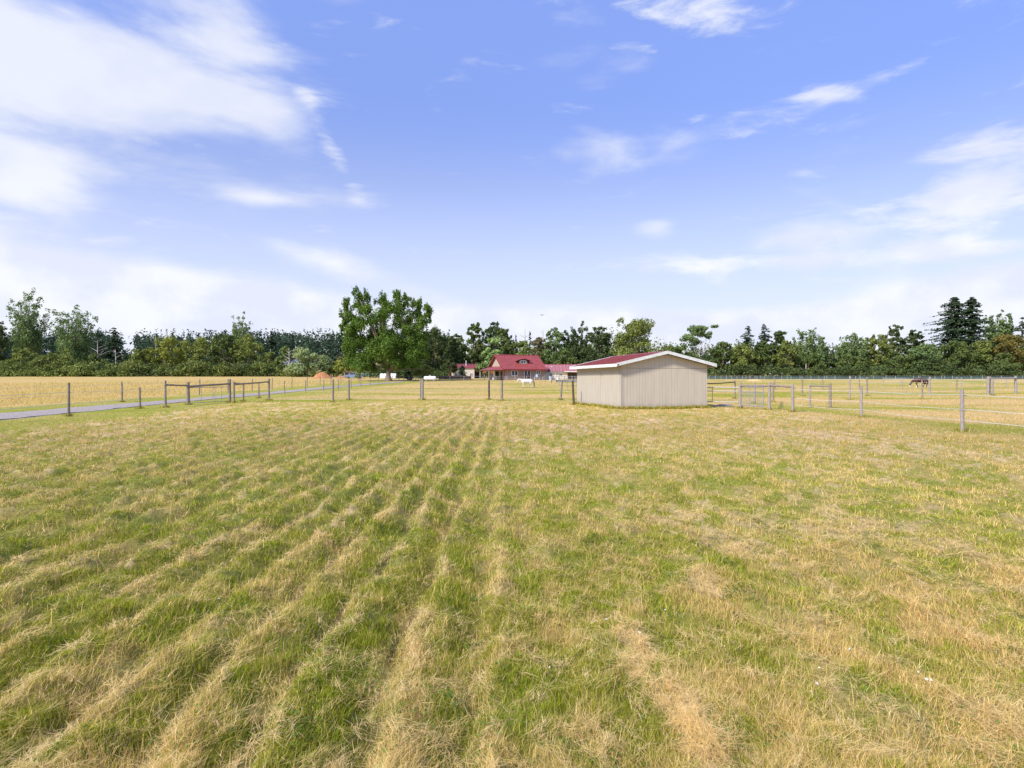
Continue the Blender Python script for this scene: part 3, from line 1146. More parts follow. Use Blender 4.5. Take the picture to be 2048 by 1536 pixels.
# fence B: near side of the road, then past the corral to the maple
B = [(137, 832.5, 765.2), (280, 817, 774)]
Bp = [at(px, b) for px, b, t in B]
Bh = [hp(b, t) for px, b, t in B]
b_near = at(-190, 868)
b_end = at(331, 812)
fence_rope_line('rope_fence', 'post and rope fence between near grass and gravel road, left edge', [b_near] + Bp, [1.5] + Bh,
                'post', r=0.06, ropes=(0.80, 0.42, 0.12), rope_r=0.010, ends=(None, b_end), group='rope fences round the paddocks')
B2 = [(569.5, 788.5, 762), (611, 784.6, 760.5), (647, 782, 759), (677, 780, 758), (702.6, 777.5, 757), (722, 774.3, 755.5), (740, 771.3, 754.5), (756, 767.5, 751.5), (770, 765.5, 750.5)]
fence_rope_line('rope_fence', 'row of thin dark posts near the road beyond the corral',
                [at(px, b) for px, b, t in B2], [hp(b, t) for px, b, t in B2], 'post', r=0.055, ropes=(0.85, 0.4), rope_r=0.008, ends=(at(538, 798), None),
                group='rope fences round the paddocks')
# fence A: far side of the road
A_ = [(-80, 828, 777), (60, 815, 766.5), (244, 804, 763), (398.6, 790.5, 758), (456, 786, 758), (504, 781.7, 757.3), (543.8, 778.4, 756.4), (583.6, 776, 755.4), (614, 774, 754), (640, 770.8, 752.5), (662, 768.4, 751.7), (682, 767, 751), (718, 765.6, 750.5)]
A_ = [a for a in A_ if a[0] != 60]
fence_rope_line('rope_fence', 'post and white wire fence between the gravel road and the golden field',
                [at(px, b) for px, b, t in A_], [hp(b, t) for px, b, t in A_], 'post', r=0.058, ropes=(0.93, 0.5), rope_r=0.008,
                group='rope fences round the paddocks')
# fence C: cross fence of the near paddock
Cc_ = [(537.5, 801, 758.5), (665.8, 804, 759), (697.5, 800, 759), (841.2, 799.8, 758), (845.6, 799.8, 758), (978, 799.4, 760.6), (1003.5, 801.6, 760.6), (1121.4, 799.6, 760.6), (1147.8, 809, 761)]
Cp = [at(px, b) for px, b, t in Cc_]
fence_rope_line('wire_fence', 'dark round post and wire fence crossing behind the near paddock',
                Cp, [hp(b, t) for px, b, t in Cc_], ['post', 'post', 'post', 'post', 'post', 'post_dark', 'post', 'post', 'post_dark'],
                r=[0.09, 0.085, 0.085, 0.07, 0.08, 0.075, 0.10, 0.085, 0.075], ropes=(0.5, 0.12), rope_r=0.005, insul=False,
                leans={7: (0.10, 0), 8: (-0.09, 0)}, group='rope fences round the paddocks')
MB().tube([(0, 0, 0), (0, 0, 1.62)], 0.03, 8).build('fence_pole', M['white_post'])
pole = bpy.data.objects['fence_pole']
pole.location = at(843.4, 800.2)
tag(pole, 'thin white pole standing between the paired dark posts of the back paddock fence', 'pole')
# fence D: from house to behind the shed
D_ = [(1069.4, 761.6, 753), (1079.5, 765.5, 754), (1090.4, 766, 750), (1103.4, 766.4, 747.5), (1118, 771.4, 754), (1134.3, 775.3, 757), (1152, 776.5, 757)]
fence_rope_line('rope_fence', 'thin post fence running down from the house patio to behind the shed',
                [at(px, b) for px, b, t in D_], [hp(b, t) for px, b, t in D_], ['white_post', 'post_pale', 'post', 'post_dark', 'post_pale', 'post', 'post_pale'],
                r=0.055, ropes=(0.85, 0.4), rope_r=0.007, group='rope fences round the paddocks')
# fence F: right middle paddocks
F1 = [(1604.6, 792, 756), (1734.6, 792, 753.8), (1859, 790.5, 753), (1979, 788.6, 753)]
fence_rope_line('rope_fence', 'post and white rope fence crossing the right pasture behind the second gate frame',
                [at(px, b) for px, b, t in F1], [hp(b, t) for px, b, t in F1], ['post', 'post', 'post_pale', 'post_pale'], r=[.075, .075, .085, .13], ropes=(0.9, 0.45, 0.1), rope_r=0.009,
                group='rope fences round the paddocks')
F2 = [(1699.5, 799.6, 752), (1845, 798.8, 760.7), (1985.5, 791, 757.7)]
fence_rope_line('rope_fence', 'thin post and rope fence just in front of the grazing brown horse',
                [at(px, b) for px, b, t in F2], [hp(b, t) for px, b, t in F2], ['post_pale', 'post', 'post_pale'], r=0.065, ropes=(0.82, 0.35), rope_r=0.009,
                ends=(None, at(2100, 792)), group='rope fences round the paddocks')
F3 = [(1430, 803, 756), (1550, 779, 757), (1645.5, 779, 758), (1718.4, 777, 757), (1804, 779, 755.8), (1913, 783, 753.8), (2080, 783, 754)]
F3 = F3[1:]
fence_rope_line('rope_fence', 'far post and white rope fence behind the grazing brown horse',
                [at(px, b) for px, b, t in F3], [hp(b, t) for px, b, t in F3], ['post', 'post', 'post', 'post_pale', 'post', 'post'], r=0.07, ropes=(0.9, 0.5), rope_r=0.009,
                group='rope fences round the paddocks')
F4 = [(1766, 770, 755), (1922.6, 773, 755), (2013, 773.4, 755)]
fence_rope_line('rope_fence', 'farthest thin post and rope fence crossing the right pasture',
                [at(px, b) for px, b, t in F4], [hp(b, t) for px, b, t in F4], 'post_pale', r=0.06, ropes=(0.85, 0.45), rope_r=0.014,
                group='rope fences round the paddocks')

# gate frame at far right: rail between thick posts
def frame(name, label, posts, rails, cat='gate frame', group='log gate frames'):
    c = at(posts[0][0], posts[0][1])
    root = empty(name, c, 0, label, cat, group)
    P = []
    for (px, b, t, r, m) in posts:
        p = at(px, b)
        POSTS.append(p)
        h = hp(b, t)
        o = post_mesh(MB(), (0, 0, 0), h, r, (random.uniform(-.03, .03), 0)).build('post', M[m], root)
        o.location = p - c
        P.append((p - c, h, r))
    for (i, j, f, r, m, over) in rails:
        a = P[i][0] + Vector((0, -P[i][2] * .5, P[i][1] * f))
        b = P[j][0] + Vector((0, -P[j][2] * .5, P[i][1] * f if False else P[j][1] * f))
        d = (b - a).normalized()
        a = a - d * over
        b = b + d * over
        n = 7
        pts = [a.lerp(b, k / n) + Vector((0, 0, random.uniform(-.012, .012))) for k in range(n + 1)]
        MB().tube(pts, [r * random.uniform(.9, 1.08) for _ in pts], 9, 0.05).build('rail', M[m], root)
    return root


frame('gate_frame', 'pale log gate frame at the far right with two thick posts', [(1976, 788.8, 753, .13, 'post_pale'), (2031.6, 787, 752, .13, 'post_pale')], [(0, 1, 0.88, 0.075, 'post_pale', 0.0)])
frame('gate_frame', 'small log gate frame standing alone right of the mesh gate', [(1620, 815, 765.6, .06, 'post_pale'), (1660.5, 817, 766.5, .085, 'post')], [(0, 1, 0.88, 0.055, 'post', 0.02)])
frame('corral_frame', 'silvered log corral frame beside the shed holding the open mesh gate',
      [(1480, 817, 764.7, .09, 'post_pale'), (1538.5, 820, 765, .085, 'post_pale'), (1585.5, 823.8, 768.2, .075, 'post_pale'),
       (1469.5, 797, 760.4, .07, 'post'), (1509, 806.6, 765, .07, 'post_pale'), (1546.5, 804.5, 764.7, .07, 'post')],
      [(0, 1, 0.88, 0.06, 'post', 0.0), (1, 2, 0.90, 0.065, 'post', 0.0), (1, 5, 0.86, 0.06, 'post_dark', 0.0)])
# left log corral beside the road
frame('corral_frame', 'dark log corral frame on the left beside the gravel road',
      [(331, 815, 761, .065, 'post'), (376.5, 809.5, 764, .11, 'post'), (459.5, 804.5, 758, .10, 'post'), (468, 806, 763, .075, 'post'), (486.5, 803, 765, .07, 'post'), (517.5, 796, 765.5, .065, 'post'), (537.5, 801, 757.5, .08, 'post')],
      [(0, 1, 0.84, 0.06, 'post', 0.0), (1, 2, 0.80, 0.075, 'post', 0.1), (3, 4, 0.93, 0.05, 'post', 0.05), (3, 6, 0.86, 0.065, 'post', 0.0)])


def panel_gate(name, label, p0, p1, z0, z1, bars, uprights, mesh=False, mat='galv', r=0.022):
    """tube gate from ground point p0 to p1 between heights z0, z1"""
    c = Vector(p0)
    d = Vector(p1) - c
    L = math.hypot(d.x, d.y)
    root = empty(name, c, math.atan2(d.y, d.x), label, 'gate')
    slope = d.z / L
    mb = MB()
    for z in (z0, z1):
        mb.tube([(0, 0, z), (L, 0, z + slope * L)], r, 8)
    for x in (0, L):
        mb.tube([(x, 0, z0 - r + slope * x), (x, 0, z1 + r + slope * x)], r * 1.02, 8)
    mb.build('gate_frame', M[mat], root)
    for f in bars:
        z = z0 + (z1 - z0) * f
        MB().tube([(0, 0, z), (L, 0, z + slope * L)], r * 0.85, 8).build('gate_bar', M[mat], root)
    for f in uprights:
        MB().tube([(L * f, 0, z0 + slope * L * f), (L * f, 0, z1 + slope * L * f)], r * 0.8, 8).build('gate_upright', M[mat], root)
    if mesh:
        mb = MB()
        n = int(L / 0.08)
        for k in range(1, n):
            x = L * k / n
            mb.tube([(x, 0.0, z0 + slope * x), (x, 0.0, z1 * 0.8 + slope * x)], 0.0050, 4)
        m_ = int((z1 * .8 - z0) / 0.08)
        for k in range(1, m_):
            z = z0 + (z1 * .8 - z0) * k / m_
            mb.tube([(0, 0, z), (L, 0, z + slope * L)], 0.0050, 4)
        mb.build('wire_mesh', M['galv'], root)
    return root


g0, g1 = at(1481, 817), at(1527, 820)
panel_gate('mesh_gate', 'open galvanised wire mesh gate swung towards the viewer right of the shed', g0, g1, 0.20, 1.33, (0.73,), (0.42,), mesh=True, r=0.028)
sh_r = Vector((SH_A.x + SH_W * _ux, SH_A.y + SH_W * _uy, 0)) + Vector((-_uy, _ux, 0)) * 1.0 + Vector((0.05, 0, 0))
sh_r.z = float(G(sh_r.x, sh_r.y))
panel_gate('tube_gate', 'long grey tube gate between the shed wall and the corral post', sh_r, at(1478, 816.5), 0.38, 1.28, (0.74,), (0.33,), r=0.025)
p_ = at(1469.5, 797)
q_ = sh_r + Vector((-_uy, _ux, 0)) * 3.2
a = Vector((q_.x, q_.y, zpx(764.8, q_.y)))
b = Vector((p_.x, p_.y, zpx(764.0, p_.y)))
pts = [a.lerp(b, k / 8) - Vector((0, 0, 0.10 * 4 * (k / 8) * (1 - k / 8))) for k in range(9)]
o = MB().tube(pts, 0.045, 8).build('sagging_rail', M['post_dark'])
tag(o, 'dark sagging pole rail running from the shed side to a corral post', 'rail')
l0, l1 = at(379, 809.0), at(458, 804.5)
panel_gate('tube_gate', 'grey tube gate under the left log corral rail beside the road', l0, l1, 0.10, 1.18, (), (0.28, 0.57, 0.62, 0.80), r=0.02)

# pale rubble patch by the shed
def slab(px, b, w, d, h, name, label, mat, cat):
    c = at(px, b)
    mb = MB()
    n = 14
    ring = []
    for k in range(n):
        a_ = 2 * math.pi * k / n
        q = random.uniform(0.75, 1.1)
        ring.append((w / 2 * math.cos(a_) * q, d / 2 * math.sin(a_) * q))
    vs = [(x, y, -0.05) for x, y in ring] + [(x * .85, y * .85, h * random.uniform(.7, 1.1)) for x, y in ring]
    fs = [tuple(range(n, 2 * n))] + [(i, (i + 1) % n, n + (i + 1) % n, n + i) for i in range(n)]
    mb.add(vs, fs)
    o = mb.build(name, M[mat])
    o.location = c
    tag(o, label, cat)
    return o


slab(1450, 811, 1.1, 1.2, 0.09, 'concrete_slab', 'flat pale slab lying in the grass just right of the shed', 'concrete', 'slab')


def board_fence(name, label, pts, tops, npost, rails, post_mat, rail_mat, pr=0.06, rr=0.035, screen=None, cat='fence', jitter=0.0, px_posts=None):
    """posts along a polyline of (px, depth); rails as round tubes; optional netting"""
    P = [on(px, y) for px, y in pts]
    c = P[0]
    root = empty(name, c, 0, label, cat)
    pxs = [p[0] for p in pts]
    ys = [p[1] for p in pts]

    def g(px):
        return on(px, float(np.interp(px, pxs, ys)))
    H = tops
    if px_posts is None:
        px_posts = np.linspace(pxs[0], pxs[-1], npost)
    for px in px_posts:
        h = H * random.uniform(0.96, 1.05) + (random.random() < .2) * jitter
        o = MB().tube([(0, 0, -0.1), (0, 0, h)], pr * random.uniform(.85, 1.2), 8).build('post', M[post_mat], root)
        o.location = g(px) - c
    samp = np.linspace(pxs[0], pxs[-1], 14)
    for f in rails:
        MB().tube([g(px) - c + Vector((0, -pr - rr, H * f)) for px in samp], rr, 6).build('rail', M[rail_mat], root)
    if screen:
        mb = MB()
        for i in range(len(samp) - 1):
            a_, b_ = g(samp[i]) - c, g(samp[i + 1]) - c
            z0, z1 = screen[1] * H, screen[2] * H
            mb.prism([a_ + Vector((0, pr + .01, z0)), b_ + Vector((0, pr + .01, z0)), b_ + Vector((0, pr + .01, z1)), a_ + Vector((0, pr + .01, z1))], (0, 0, 0), (0, 0.03, 0))
        mb.build('screen', M[screen[0]], root)
    return root


WP = [1418, 1431, 1442, 1453, 1463.6, 1474, 1484.7, 1492, 1500, 1510, 1514, 1521.6, 1528.5, 1548, 1563.7, 1574.5, 1582, 1600, 1604, 1621.9, 1637.8, 1648.6, 1653.7, 1670, 1699, 1711, 1720, 1747, 1772, 1791, 1827, 1837, 1840, 1870, 1883.5, 1889, 1905, 1942, 1965, 2003, 2045, 2080, 2120]
board_fence('white_fence', 'long white rail fence with dark screening along the foot of the right tree line', [(1405, 148), (2140, 148)], 1.05, 0, (0.95, 0.62, 0.2), 'white_post', 'white_post',
            pr=0.045, rr=0.015, screen=('netting', 0.25, 0.85), px_posts=WP)
board_fence('rail_fence', 'white post and rail fence in front of the red roofed house', [(784, 140), (1155, 140)], 1.10, 0, (0.92, 0.5), 'white_post', 'galv',
            pr=0.05, rr=0.022, px_posts=[784, 798, 807, 818, 827, 831.5, 836, 842, 868, 900, 928, 973, 992, 1010, 1014, 1030, 1053, 1069, 1086, 1100, 1118, 1143, 1150])
board_fence('plank_fence', 'low dark plank fence between the small conifer and the white tank', [(878, 152), (942, 152)], 1.0, 6, (0.9, 0.6), 'dark_wood', 'dark_wood', pr=0.06, rr=0.04, screen=('deck', 0.1, 0.9))
board_fence('wood_rail_fence', 'grey rail fence with screening behind the shed below the long barn', [(1112, 118), (1162, 118)], 1.35, 4, (0.95, 0.72, 0.5), 'post_pale', 'galv', pr=0.05, rr=0.02, screen=('net_grey', 0.2, 0.5))
board_fence('green_fence', 'low green wire fence with pale posts behind the maple trunk', [(706, 176), (790, 172)], 1.3, 9, (0.85, 0.5), 'post_pale', 'teal', pr=0.06, rr=0.03)
board_fence('back_fence', 'thin pale post fence at the back of the golden field before the dark bushes', [(560, 196), (700, 190)], 1.0, 8, (0.8,), 'post_pale', 'post_pale', pr=0.09, rr=0.012, jitter=0.8)

# ------------------------------------------------------------------ buildings
def window(root, x0, x1, z0, z1, y=0.0, mull=1, frame_m='white', parent=None):
    """window on a wall in the local plane y (faces -y)"""
    par = parent or root
    w = 0.09
    mb = MB()
    mb.box((x0 - w, y - 0.05, z0 - w), (x1 + w, y - 0.002, z0))
    mb.box((x0 - w, y - 0.05, z1), (x1 + w, y - 0.002, z1 + w))
    mb.box((x0 - w, y - 0.05, z0), (x0, y - 0.002, z1))
    mb.box((x1, y - 0.05, z0), (x1 + w, y - 0.002, z1))
    for k in range(mull):
        xm = x0 + (x1 - x0) * (k + 1) / (mull + 1)
        mb.box((xm - 0.05, y - 0.045, z0), (xm + 0.05, y - 0.002, z1))
    f = mb.build('window', M[frame_m], par)
    MB().box((x0, y - 0.02, z0), (x1, y - 0.004, z1)).build('pane', M['glass'], f)
    return f


def gable(root, L, W, eave, peak, wall_m, roof_m, ov=0.45, x0=0.0, gable_m=None, rib=0.45, wall_name='wall'):
    """building: front at y=0 from x0 to x0+L, ridge parallel to x"""
    t = 0.15
    MB().box((x0, 0, -0.3), (x0 + L, t, eave)).box((x0, W - t, -0.3), (x0 + L, W, eave)).build(wall_name, M[wall_m], root)
    g = MB()
    for xx in (x0, x0 + L - t):
        g.box((xx, t, -0.3), (xx + t, W - t, eave - 0.01))
        g.prism([(xx, 0.02, eave), (xx, W - 0.02, eave), (xx, W / 2, peak)], (0, 0, 0), (t, 0, 0))
    g.build('gable_wall', M[gable_m or wall_m], root)
    th = 0.14
    sl = (peak - eave) / (W / 2)
    for s in (-1, 1):
        ye = W / 2 + s * (W / 2 + ov)
        ze = eave - sl * ov + 0.03
        pk = peak + 0.03
        mb = MB().prism([(x0 - ov, W / 2, pk), (x0 - ov, ye, ze), (x0 - ov, ye, ze + th), (x0 - ov, W / 2, pk + th)], (0, 0, 0), (L + 2 * ov, 0, 0))
        xx = x0 - ov
        while xx < x0 + L + ov:
            mb.prism([(xx, W / 2, pk + th), (xx, ye, ze + th), (xx, ye, ze + th + 0.16), (xx, W / 2, pk + th + 0.16)], (0, 0, 0), (0.12, 0, 0))
            xx += rib
        mb.build('roof', M[roof_m], root)
    MB().prism([(x0 - ov, W / 2 - .2, peak + .17 - .2 * sl + .06), (x0 - ov, W / 2, peak + .26), (x0 - ov, W / 2 + .2, peak + .17 - .2 * sl + .06)], (0, 0, 0), (L + 2 * ov, 0, 0)).build('ridge_cap', M['brick_red'], root)
    return root


def main_house():
    Y = 147.0
    th = R(24)
    base = on(1008.2, Y)
    base.z = zpx(760.3, Y)
    root = empty('farmhouse', base, th, 'beige farmhouse with steep red metal roof, small dormer and side porch', 'house')
    L, W, ev, pk = 10.6, 9.2, 2.75, 5.98
    gable(root, L, W, ev, pk, 'brown_lap', 'red_roof', ov=0.55, gable_m='beige_lap', rib=0.72)
    # corner boards
    MB().box((-0.05, -0.04, -0.3), (0.14, -0.002, ev - 0.1)).build('corner_board', M['brick_red'], root)
    # red rake trim on the left gable
    sl = (pk - ev) / (W / 2)
    mb = MB()
    for s in (-1, 1):
        ye = W / 2 + s * (W / 2 + 0.55)
        ze = ev - sl * 0.55
        mb.prism([(-0.60, W / 2, pk + .20), (-0.60, ye, ze + .20), (-0.60, ye, ze - 0.1), (-0.60, W / 2, pk - 0.1)], (0, 0, 0), (0.045, 0, 0))
    mb.build('rake_board', M['brick_red'], root)
    MB().box((-0.55, -0.60, ev - .33 - 0.12), (L + 0.55, -0.553, ev - 0.12)).build('gutter', M['brick_red'], root)
    k = 0.12 * Y / 150 / math.cos(th)
    def X(px):
        # px along the front wall -> local x (wall recedes to the right)
        t = 0.0
        for _ in range(20):
            yy = Y + t * math.sin(th)
            xx = (px - CX) / FPX * yy
            t = (xx - base.x) / math.cos(th)
        return t
    window(root, X(1023.6), X(1034.8), 1.15, 2.25)
    d = window(root, X(1049), X(1060.5), 0.35, 2.30)
    window(root, X(1073.8), X(1080.6), 1.50, 2.25)
    # dormer on the front slope
    xc = X(1059.5) - 1.0
    zb = 4.0
    def yroof(z):
        return (z - ev - .17) / sl
    y0 = yroof(zb) - 0.05
    y1 = y0 + 2.6
    w = 1.15
    mb = MB()
    mb.prism([(xc - w, y0, zb - .1), (xc + w, y0, zb - .1), (xc + w * .82, y0, zb + 0.72), (xc, y0, zb + 0.95), (xc - w * .82, y0, zb + 0.72)], (0, 0, 0), (0, y1 - y0, 0))
    dw = mb.build('dormer', M['beige_lap'], root)
    mb = MB()
    pr = [(-1.95, .62), (-1.2, .90), (-.4, 1.08), (.4, 1.08), (1.2, .90), (1.95, .62)]
    for i in range(5):
        (a0, z0), (a1, z1) = pr[i], pr[i + 1]
        mb.prism([(xc + a0, y0 - .35, zb + z0), (xc + a1, y0 - .35, zb + z1), (xc + a1, y0 - .35, zb + z1 + .1), (xc + a0, y0 - .35, zb + z0 + .1)], (0, 0, 0), (0, 2.6, 0))
    mb.build('dormer_roof', M['red_roof'], dw)
    window(root, xc - 0.62, xc + 0.62, zb + .15, zb + 0.62, y=y0 - .001, parent=dw)
    # porch on the left gable end: hip roof on posts
    pd = 2.6
    pz0, pz1 = 2.45, 3.35
    ya, yb = -0.35, W - 0.3
    mb = MB()
    v = [(-pd - .3, ya - .25, pz0), (-pd - .3, yb, pz0), (-0.02, yb, pz0), (-0.02, ya - .25, pz0),
         (-0.02, ya + 1.1, pz1), (-0.02, yb - 1.1, pz1), (-pd - .3, ya - .25, pz0 - .1), (-pd - .3, yb, pz0 - .1), (-0.02, yb, pz0 - .1), (-0.02, ya - .25, pz0 - .1)]
    f = [(0, 3, 4), (1, 0, 4, 5), (2, 1, 5), (3, 2, 5, 4), (6, 7, 8, 9), (0, 1, 7, 6), (1, 2, 8, 7), (2, 3, 9, 8), (3, 0, 6, 9)]
    mb.add(v, f).build('porch_roof', M['red_roof'], root)
    for yy in (ya + .1, 3.0, 6.0, yb - .2):
        MB().box((-pd - .1, yy, -0.1), (-pd + .05, yy + .15, pz0 - .1)).build('porch_post', M['white_post'], root)
    MB().box((-0.06, 1.0, 0.1), (-0.002, 2.0, 2.1)).build('door', M['dark_wood'], root)
    MB().box((-pd, ya, -0.25), (-0.01, yb, 0.02)).build('porch_floor', M['dark_wood'], root)
    MB().box((-0.05, 3.2, .9), (-0.002, 5.2, 2.1)).build('porch_window', M['glass'], root)
    # raised patio deck along the front
    mb = MB().box((4.2, -2.6, -0.25), (L + .2, -0.02, 0.05))
    mb.build('patio_deck', M['deck'], root)
    mb = MB()
    for i in range(13):
        xx = 4.3 + i * 0.53
        mb.box((xx, -2.55, 0.05), (xx + .06, -2.49, 0.85))
    mb.box((4.2, -2.56, 0.85), (L + .2, -2.48, 0.92))
    mb.build('deck_rail', M['dark_wood'], root)
    # white lower panel of a bench cover beside the glass door
    return root, base, th


house, hbase, hth = main_house()


def barn_left():
    Y = 166.0
    base = on(902, Y)
    base.z = zpx(757.5, Y)
    root = empty('small_barn', base, R(4), 'small cream barn with red roof and white stove pipe left of the farmhouse', 'barn')
    L, W = 6.3, 5.2
    gable(root, L, W, 2.9, 3.75, 'cream', 'red_roof', ov=0.3, rib=0.4)
    for xx in (-0.03, L - .12):
        MB().box((xx, -0.04, -.2), (xx + .15, -0.003, 2.85)).build('corner_board', M['brick_red'], root)
    window(root, 1.0, 1.7, 0.75, 1.5)
    window(root, 5.1, 5.7, 0.75, 1.5)
    MB().tube([(4.0, 1.2, 3.0), (4.0, 1.2, 4.7)], 0.09, 8).tube([(4.0, 1.2, 4.7), (4.0, 1.2, 4.85)], 0.15, 8).build('stove_pipe', M['white'], root)
    # open lean-to on the right
    mb = MB()
    mb.prism([(L + .02, 0.2, 2.9), (L + 1.5, .2, 2.0), (L + 1.5, .2, 2.08), (L + .02, .2, 2.98)], (0, 0, 0), (0, 4.6, 0))
    mb.build('lean_to_roof', M['dark_wood'], root)
    MB().box((L + .05, 4.4, -.2), (L + 1.4, 4.5, 1.9)).build('lean_to_wall', M['dark_wood'], root)
    MB().box((L + 1.3, 0.25, -.2), (L + 1.42, .37, 2.0)).build('lean_to_post', M['white_post'], root)


barn_left()


def barn_right():
    Y = 156.0
    base = on(1084.5, Y)
    base.z = zpx(761, Y)
    root = empty('long_barn', base, R(1), 'long low cream barn with faded pink red roof right of the farmhouse', 'barn')
    L, W = 14.2, 8.5
    gable(root, L, W, 2.35, 3.95, 'cream', 'pink_roof', ov=0.35, rib=0.9)
    MB().box((-.35, -.42, 1.98), (L + .35, -.353, 2.2)).build('gutter', M['concrete'], root)
    s = 0.1248
    window(root, (1099.3 - 1084.5) * s, (1104.5 - 1084.5) * s, 0.9, 1.85)
    window(root, (1119 - 1084.5) * s, (1124 - 1084.5) * s, 1.2, 1.75)
    MB().box(((1109.6 - 1084.5) * s, -.06, -.2), ((1111.6 - 1084.5) * s, -.004, 2.0)).build('door_trim', M['white'], root)
    MB().box(((1135.6 - 1084.5) * s, -.05, -.2), ((1154 - 1084.5) * s, -.004, 2.0)).build('dark_section', M['dark_wood'], root)  # dark sheet over the right stretch of the front wall
    # satellite dish on the eave
    mb = MB()
    mb.tube([(1.65, -.45, 2.1), (1.65, -.45, 2.45)], .03, 6)
    mb.ell((1.65, -.55, 2.62), (.28, .06, .32), 12, 8)
    mb.build('satellite_dish', M['black'], root)
    MB().tube([(2.55, 2.2, 2.9), (2.55, 2.2, 3.75)], .08, 8).build('roof_vent', M['white'], root)
    # canopy with white edge
    mb = MB().prism([(5.5, -2.2, 2.15), (12, -2.2, 2.05), (12, -2.2, 2.2), (5.5, -2.2, 2.3)], (0, 0, 0), (0, 2.1, 0))
    mb.build('canopy', M['white'], root)


barn_right()


def hoop_tunnel():
    c = on(761.5, 168)
    root = empty('covered_tunnel', c, 0, 'low white ribbed fabric tunnel standing behind the big maple trunk', 'tunnel')
    L, w, h = 4.2, 1.4, 1.3
    n = 8
    arc = [(0, w * math.cos(math.pi * k / n) * -1, h * math.sin(math.pi * k / n) ** 0.8) for k in range(n + 1)]
    MB().prism([Vector(a_) for a_ in arc], (0, 0, 0), (L, 0, 0)).build('cover', M['white'], root)
    for i in range(6):
        x = L * i / 5
        MB().tube([(x, a_[1] * 1.01, a_[2] * 1.01) for a_ in arc], 0.035, 6).build('hoop', M['white_post'], root)


hoop_tunnel()


def propane():
    y = 134.0
    c = on(860, y)
    c.z = zpx(761.2, y)
    root = empty('propane_tank', c, 0, 'long white propane tank lying behind the pasture crest', 'tank')
    L, r = 2.7, 0.42
    pts, rr = [], []
    for k in range(9):
        a_ = math.pi / 2 * k / 8
        pts.append((-L / 2 + r * (1 - math.sin(a_)) * 0.9, 0, r + .12))
        rr.append(max(.02, r * math.cos(math.pi / 2 - a_)))
    P = [(-L / 2 + r * .9 * (1 - math.cos(a_ * math.pi / 16)), 0, r + .12) for a_ in range(9)]
    RR = [max(.02, r * math.sin(a_ * math.pi / 16)) for a_ in range(9)]
    P2 = [(-p[0], 0, p[2]) for p in P[::-1]]
    MB().tube(P + P2, RR + RR[::-1], 20).build('tank', M['tank'], root, smooth=True)
    MB().tube([(0, 0, 2 * r + .1), (0, 0, 2 * r + .3)], 0.12, 10).build('valve_cap', M['tank'], root)
    for s in (-1, 1):
        MB().box((s * .8 - .1, -.3, -.15), (s * .8 + .1, .3, .2)).build('foot', M['concrete'], root)


propane()


def car():
    y = 163.0
    c = on(687, y)
    c.z = zpx(756.6, y)
    root = empty('parked_car', c, 0, 'blue grey car parked beyond the field left of the big maple', 'car')
    prof = [(0.05, .45), (0.0, .7), (.35, .86), (1.25, .98), (1.9, 1.42), (3.2, 1.46), (4.1, 1.08), (4.75, 1.0), (4.85, .6), (4.75, .35), (.3, .32)]
    MB().prism([(x, 0, z) for x, z in prof], (0, 0, 0), (0, 1.75, 0)).build('body', M['car'], root)
    for poly in ([(1.42, 1.02), (1.98, 1.36), (2.5, 1.38), (2.5, 1.02)], [(2.6, 1.02), (2.6, 1.38), (3.15, 1.38), (3.8, 1.06)]):
        MB().prism([(x, -.02, z) for x, z in poly], (0, 0, 0), (0, .018, 0)).build('side_window', M['glass'], root)
    for x in (.95, 3.95):
        for yy in (-.03, 1.58):
            w = MB().tube([(x, yy, .33), (x, yy + .2, .33)], .33, 18).build('wheel', M['tyre'], root)
            MB().tube([(x, yy - .015, .33), (x, yy + .21, .33)], .19, 12).build('rim', M['rim'], w)
    for yy in (.15, 1.35):
        MB().box((-.012, yy, .62), (.12, yy + .28, .74)).build('headlight', M['lamp'], root)


car()


def kiosk():
    c = on(688.5, 172)
    c.z = zpx(754.5, 172)
    root = empty('garden_hut', c, R(8), 'tiny cream hut with brown roof behind the parked car', 'hut')
    MB().box((0, 0, 0), (.18, 1.2, 1.35)).box((1.2, 0, 0), (1.4, 1.2, 1.35)).box((.18, 1.1, 0), (1.2, 1.2, 1.35)).build('wall', M['white_post'], root)
    MB().prism([(-.15, -.15, 1.35), (1.55, -.15, 1.35), (.7, -.15, 1.85)], (0, 0, 0), (0, 1.5, 0)).build('roof', M['deck'], root)
    MB().box((.5, .3, 0), (.9, .6, .7)).build('bench_box', M['white'], root)
    o = MB().box((0, 0, 0), (1.7, 1.0, .55)).prism([(-.05, -.05, .55), (1.75, -.05, .55), (1.6, -.05, .72), (.1, -.05, .70)], (0, 0, 0), (0, 1.1, 0)).build('tarp_stack', M['teal'])
    o.location = on(700.5, 172) + Vector((0, 0, .1))
    tag(o, 'teal tarpaulin covered stack between the tiny hut and the maple', 'tarp')


kiosk()


